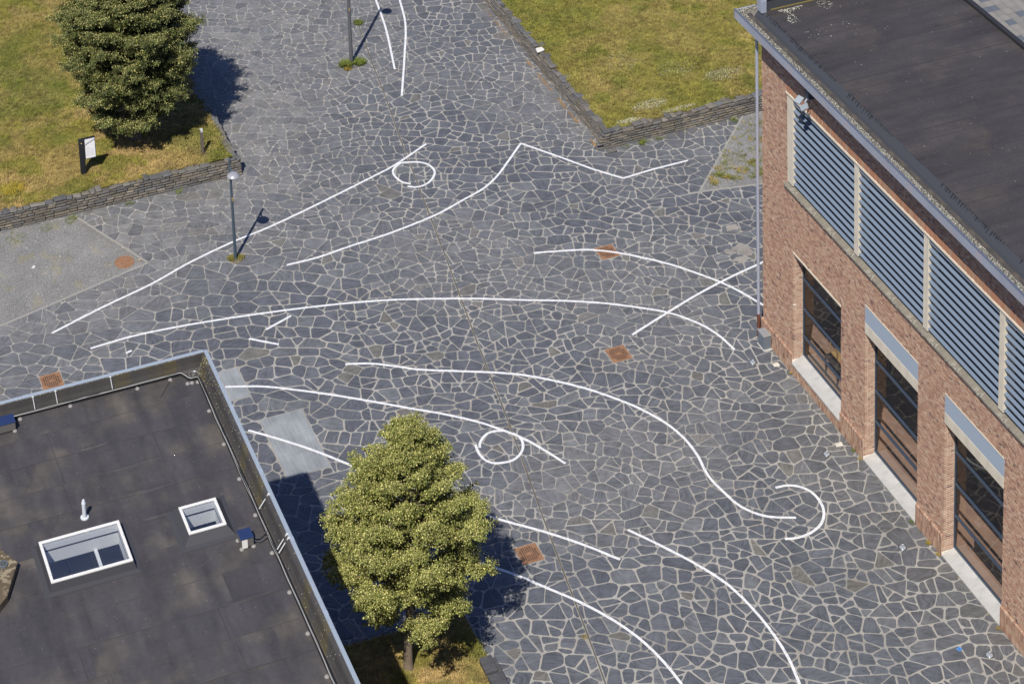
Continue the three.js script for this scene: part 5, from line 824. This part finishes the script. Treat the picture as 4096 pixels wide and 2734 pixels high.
function limeTree(label, [x, y, z], o) {
  const t = thing('lime_tree', label, 'tree', [x, y, z]), R = rng(o.seed), leaves = [], bracts = [];
  const lean = (h) => new THREE.Vector3(o.lean[0] * (h / o.H) ** 1.3, h, o.lean[1] * (h / o.H) ** 1.3), tr = [];
  for (let k = 0; k <= 8; k++) { const v = lean(o.H * 0.97 * k / 8); if (k > 1) { v.x += (R() - 0.5) * 0.1; v.z += (R() - 0.5) * 0.1; } tr.push(v); }
  part('trunk', [limbGeo(tr, o.r, 0.02, 12), cyl(o.r * 1.35, o.r * 0.98, 0.3, 0, -0.06, 0, 14)], barkMat, t);
  const spray = (p, s) => {                                                  // leaves hang round a twig end
    const v = 0.72 + 0.5 * R(), gr = mixc(o.green[0], o.green[1], R());
    leaves.push([M4(p.x, p.y, p.z, [(R() - 0.5) * 0.6, R() * 6.283, (R() - 0.5) * 0.6], s * (0.8 + 0.4 * R())), gr.map((q) => q * v)]);
    if (R() < o.bloom) { const w = 0.75 + 0.5 * R(); bracts.push([M4(p.x, p.y + 0.03, p.z, [(R() - 0.5) * 0.6, R() * 6.283, (R() - 0.5) * 0.6], s * (0.8 + 0.4 * R())), o.flower.map((q) => q * w)]); }
  };
  const boughs = [];
  for (let i = 0; i < o.limbs; i++) {
    const u = (i + 0.6 * R()) / o.limbs, h = mix(o.base, o.H * 0.97, Math.pow(u, 0.92)), az = i * 2.39996 + (R() - 0.5) * 0.7, w = (h - o.base) / (o.H - o.base);
    const L = o.R * (w < o.peak ? mix(0.5, 1, Math.sqrt(w / o.peak)) : Math.pow(1 - (w - o.peak) / (1 - o.peak), o.taper) * 0.96 + 0.04) * (o.vary[0] + o.vary[1] * R()), rise = mix(0.1, 0.9, w) + 0.35 * R();
    const p0 = lean(h), d = new THREE.Vector3(Math.cos(az), 0, Math.sin(az)), pts = [];
    for (let k = 0; k <= 4; k++) { const s = k / 4; pts.push(p0.clone().addScaledVector(d, L * s).add(new THREE.Vector3((R() - 0.5) * 0.14 * s, L * rise * s * (0.55 + 0.3 * s), (R() - 0.5) * 0.14 * s))); }
    const g = limbGeo(pts, 0.012 + 0.014 * L, 0.006, 5); boughs.push(g);
    const cv = new THREE.CatmullRomCurve3(pts), nb = Math.round(3 + L * o.twigs);
    for (let b = 0; b < nb; b++) {
      const s = mix(0.3, 1, Math.sqrt((b + R()) / nb)), c = cv.getPointAt(Math.min(1, s)), a2 = az + (b % 2 ? 1 : -1) * (0.5 + 0.9 * R()) * (s > 0.93 ? 0.3 : 1), l2 = L * (0.20 + 0.22 * R()) * (1.15 - 0.5 * s) + 0.12, d2 = new THREE.Vector3(Math.cos(a2), 0.2 + 0.5 * R() - (1 - w) * 0.25, Math.sin(a2));
      const e = c.clone().addScaledVector(d2, l2);
      if (b % 2) boughs.push(rod([c.x, c.y, c.z], [e.x, e.y, e.z], 0.006, 4));
      const n = Math.round(l2 * o.dense) + 2;
      for (let k = 0; k < n; k++) { const q = c.clone().lerp(e, (k + R()) / n); q.x += (R() - 0.5) * 0.17; q.y += (R() - 0.6) * 0.16; q.z += (R() - 0.5) * 0.17; spray(q, 0.7 + 0.5 * R()); }
    }
    const tip = pts[4].clone().sub(pts[3]).normalize(); tip.y += 0.25; for (let k = 0; k < 9; k++) { const q = pts[4].clone().addScaledVector(tip, 0.32 * (k / 9 - 0.15)), j = 0.16 * (1.1 - k / 9); q.x += (R() - 0.5) * j; q.y += (R() - 0.5) * j; q.z += (R() - 0.5) * j; spray(q, 0.85 - 0.04 * k); }
  }
  for (let k = 0; k < 30; k++) { const q = lean(o.H * (0.9 + 0.11 * R())); q.x += (R() - 0.5) * 0.3; q.z += (R() - 0.5) * 0.3; spray(q, 0.85); }
  part('limbs', boughs.map((g) => { const c = plainIndex(g); if (!c.attributes.uv) metreUV(c); return c; }), barkMat, t);
  instances('leaves', leafCluster(o.seed + 1, 12, 0.125, 0.07, 0.35), leafMat, leaves, t);
  instances('blossom', leafCluster(o.seed + 2, 10, 0.14, 0.042, 0.9), bractMat, bracts, t);
  console.log(label, leaves.length, bracts.length);
  return t;
}
limeTree('yellow-green blossoming lime tree on the small lawn by the flat roof', [-8.07, 0.02, 10.82], { seed: 601, H: 7.75, r: 0.125, vary: [0.68, 0.46], R: 2.0, peak: 0.26, taper: 0.98, base: 1.85, limbs: 104, twigs: 7, dense: 13, lean: [0.4, -0.1], bloom: 1, green: [[0.16, 0.19, 0.03], [0.25, 0.26, 0.055]], flower: [0.68, 0.64, 0.23] });
limeTree('large dark green lime tree on the left lawn, its top cut off by the view', [-8.79, 0.6, -16.05], { seed: 701, H: 7.8, r: 0.19, vary: [0.8, 0.28], R: 2.35, peak: 0.42, taper: 0.75, base: 0.8, limbs: 230, twigs: 7.5, dense: 12, lean: [0.0, -0.2], bloom: 0.4, green: [[0.085, 0.112, 0.02], [0.145, 0.16, 0.034]], flower: [0.54, 0.50, 0.18] });
renderer.render(scene, camera);
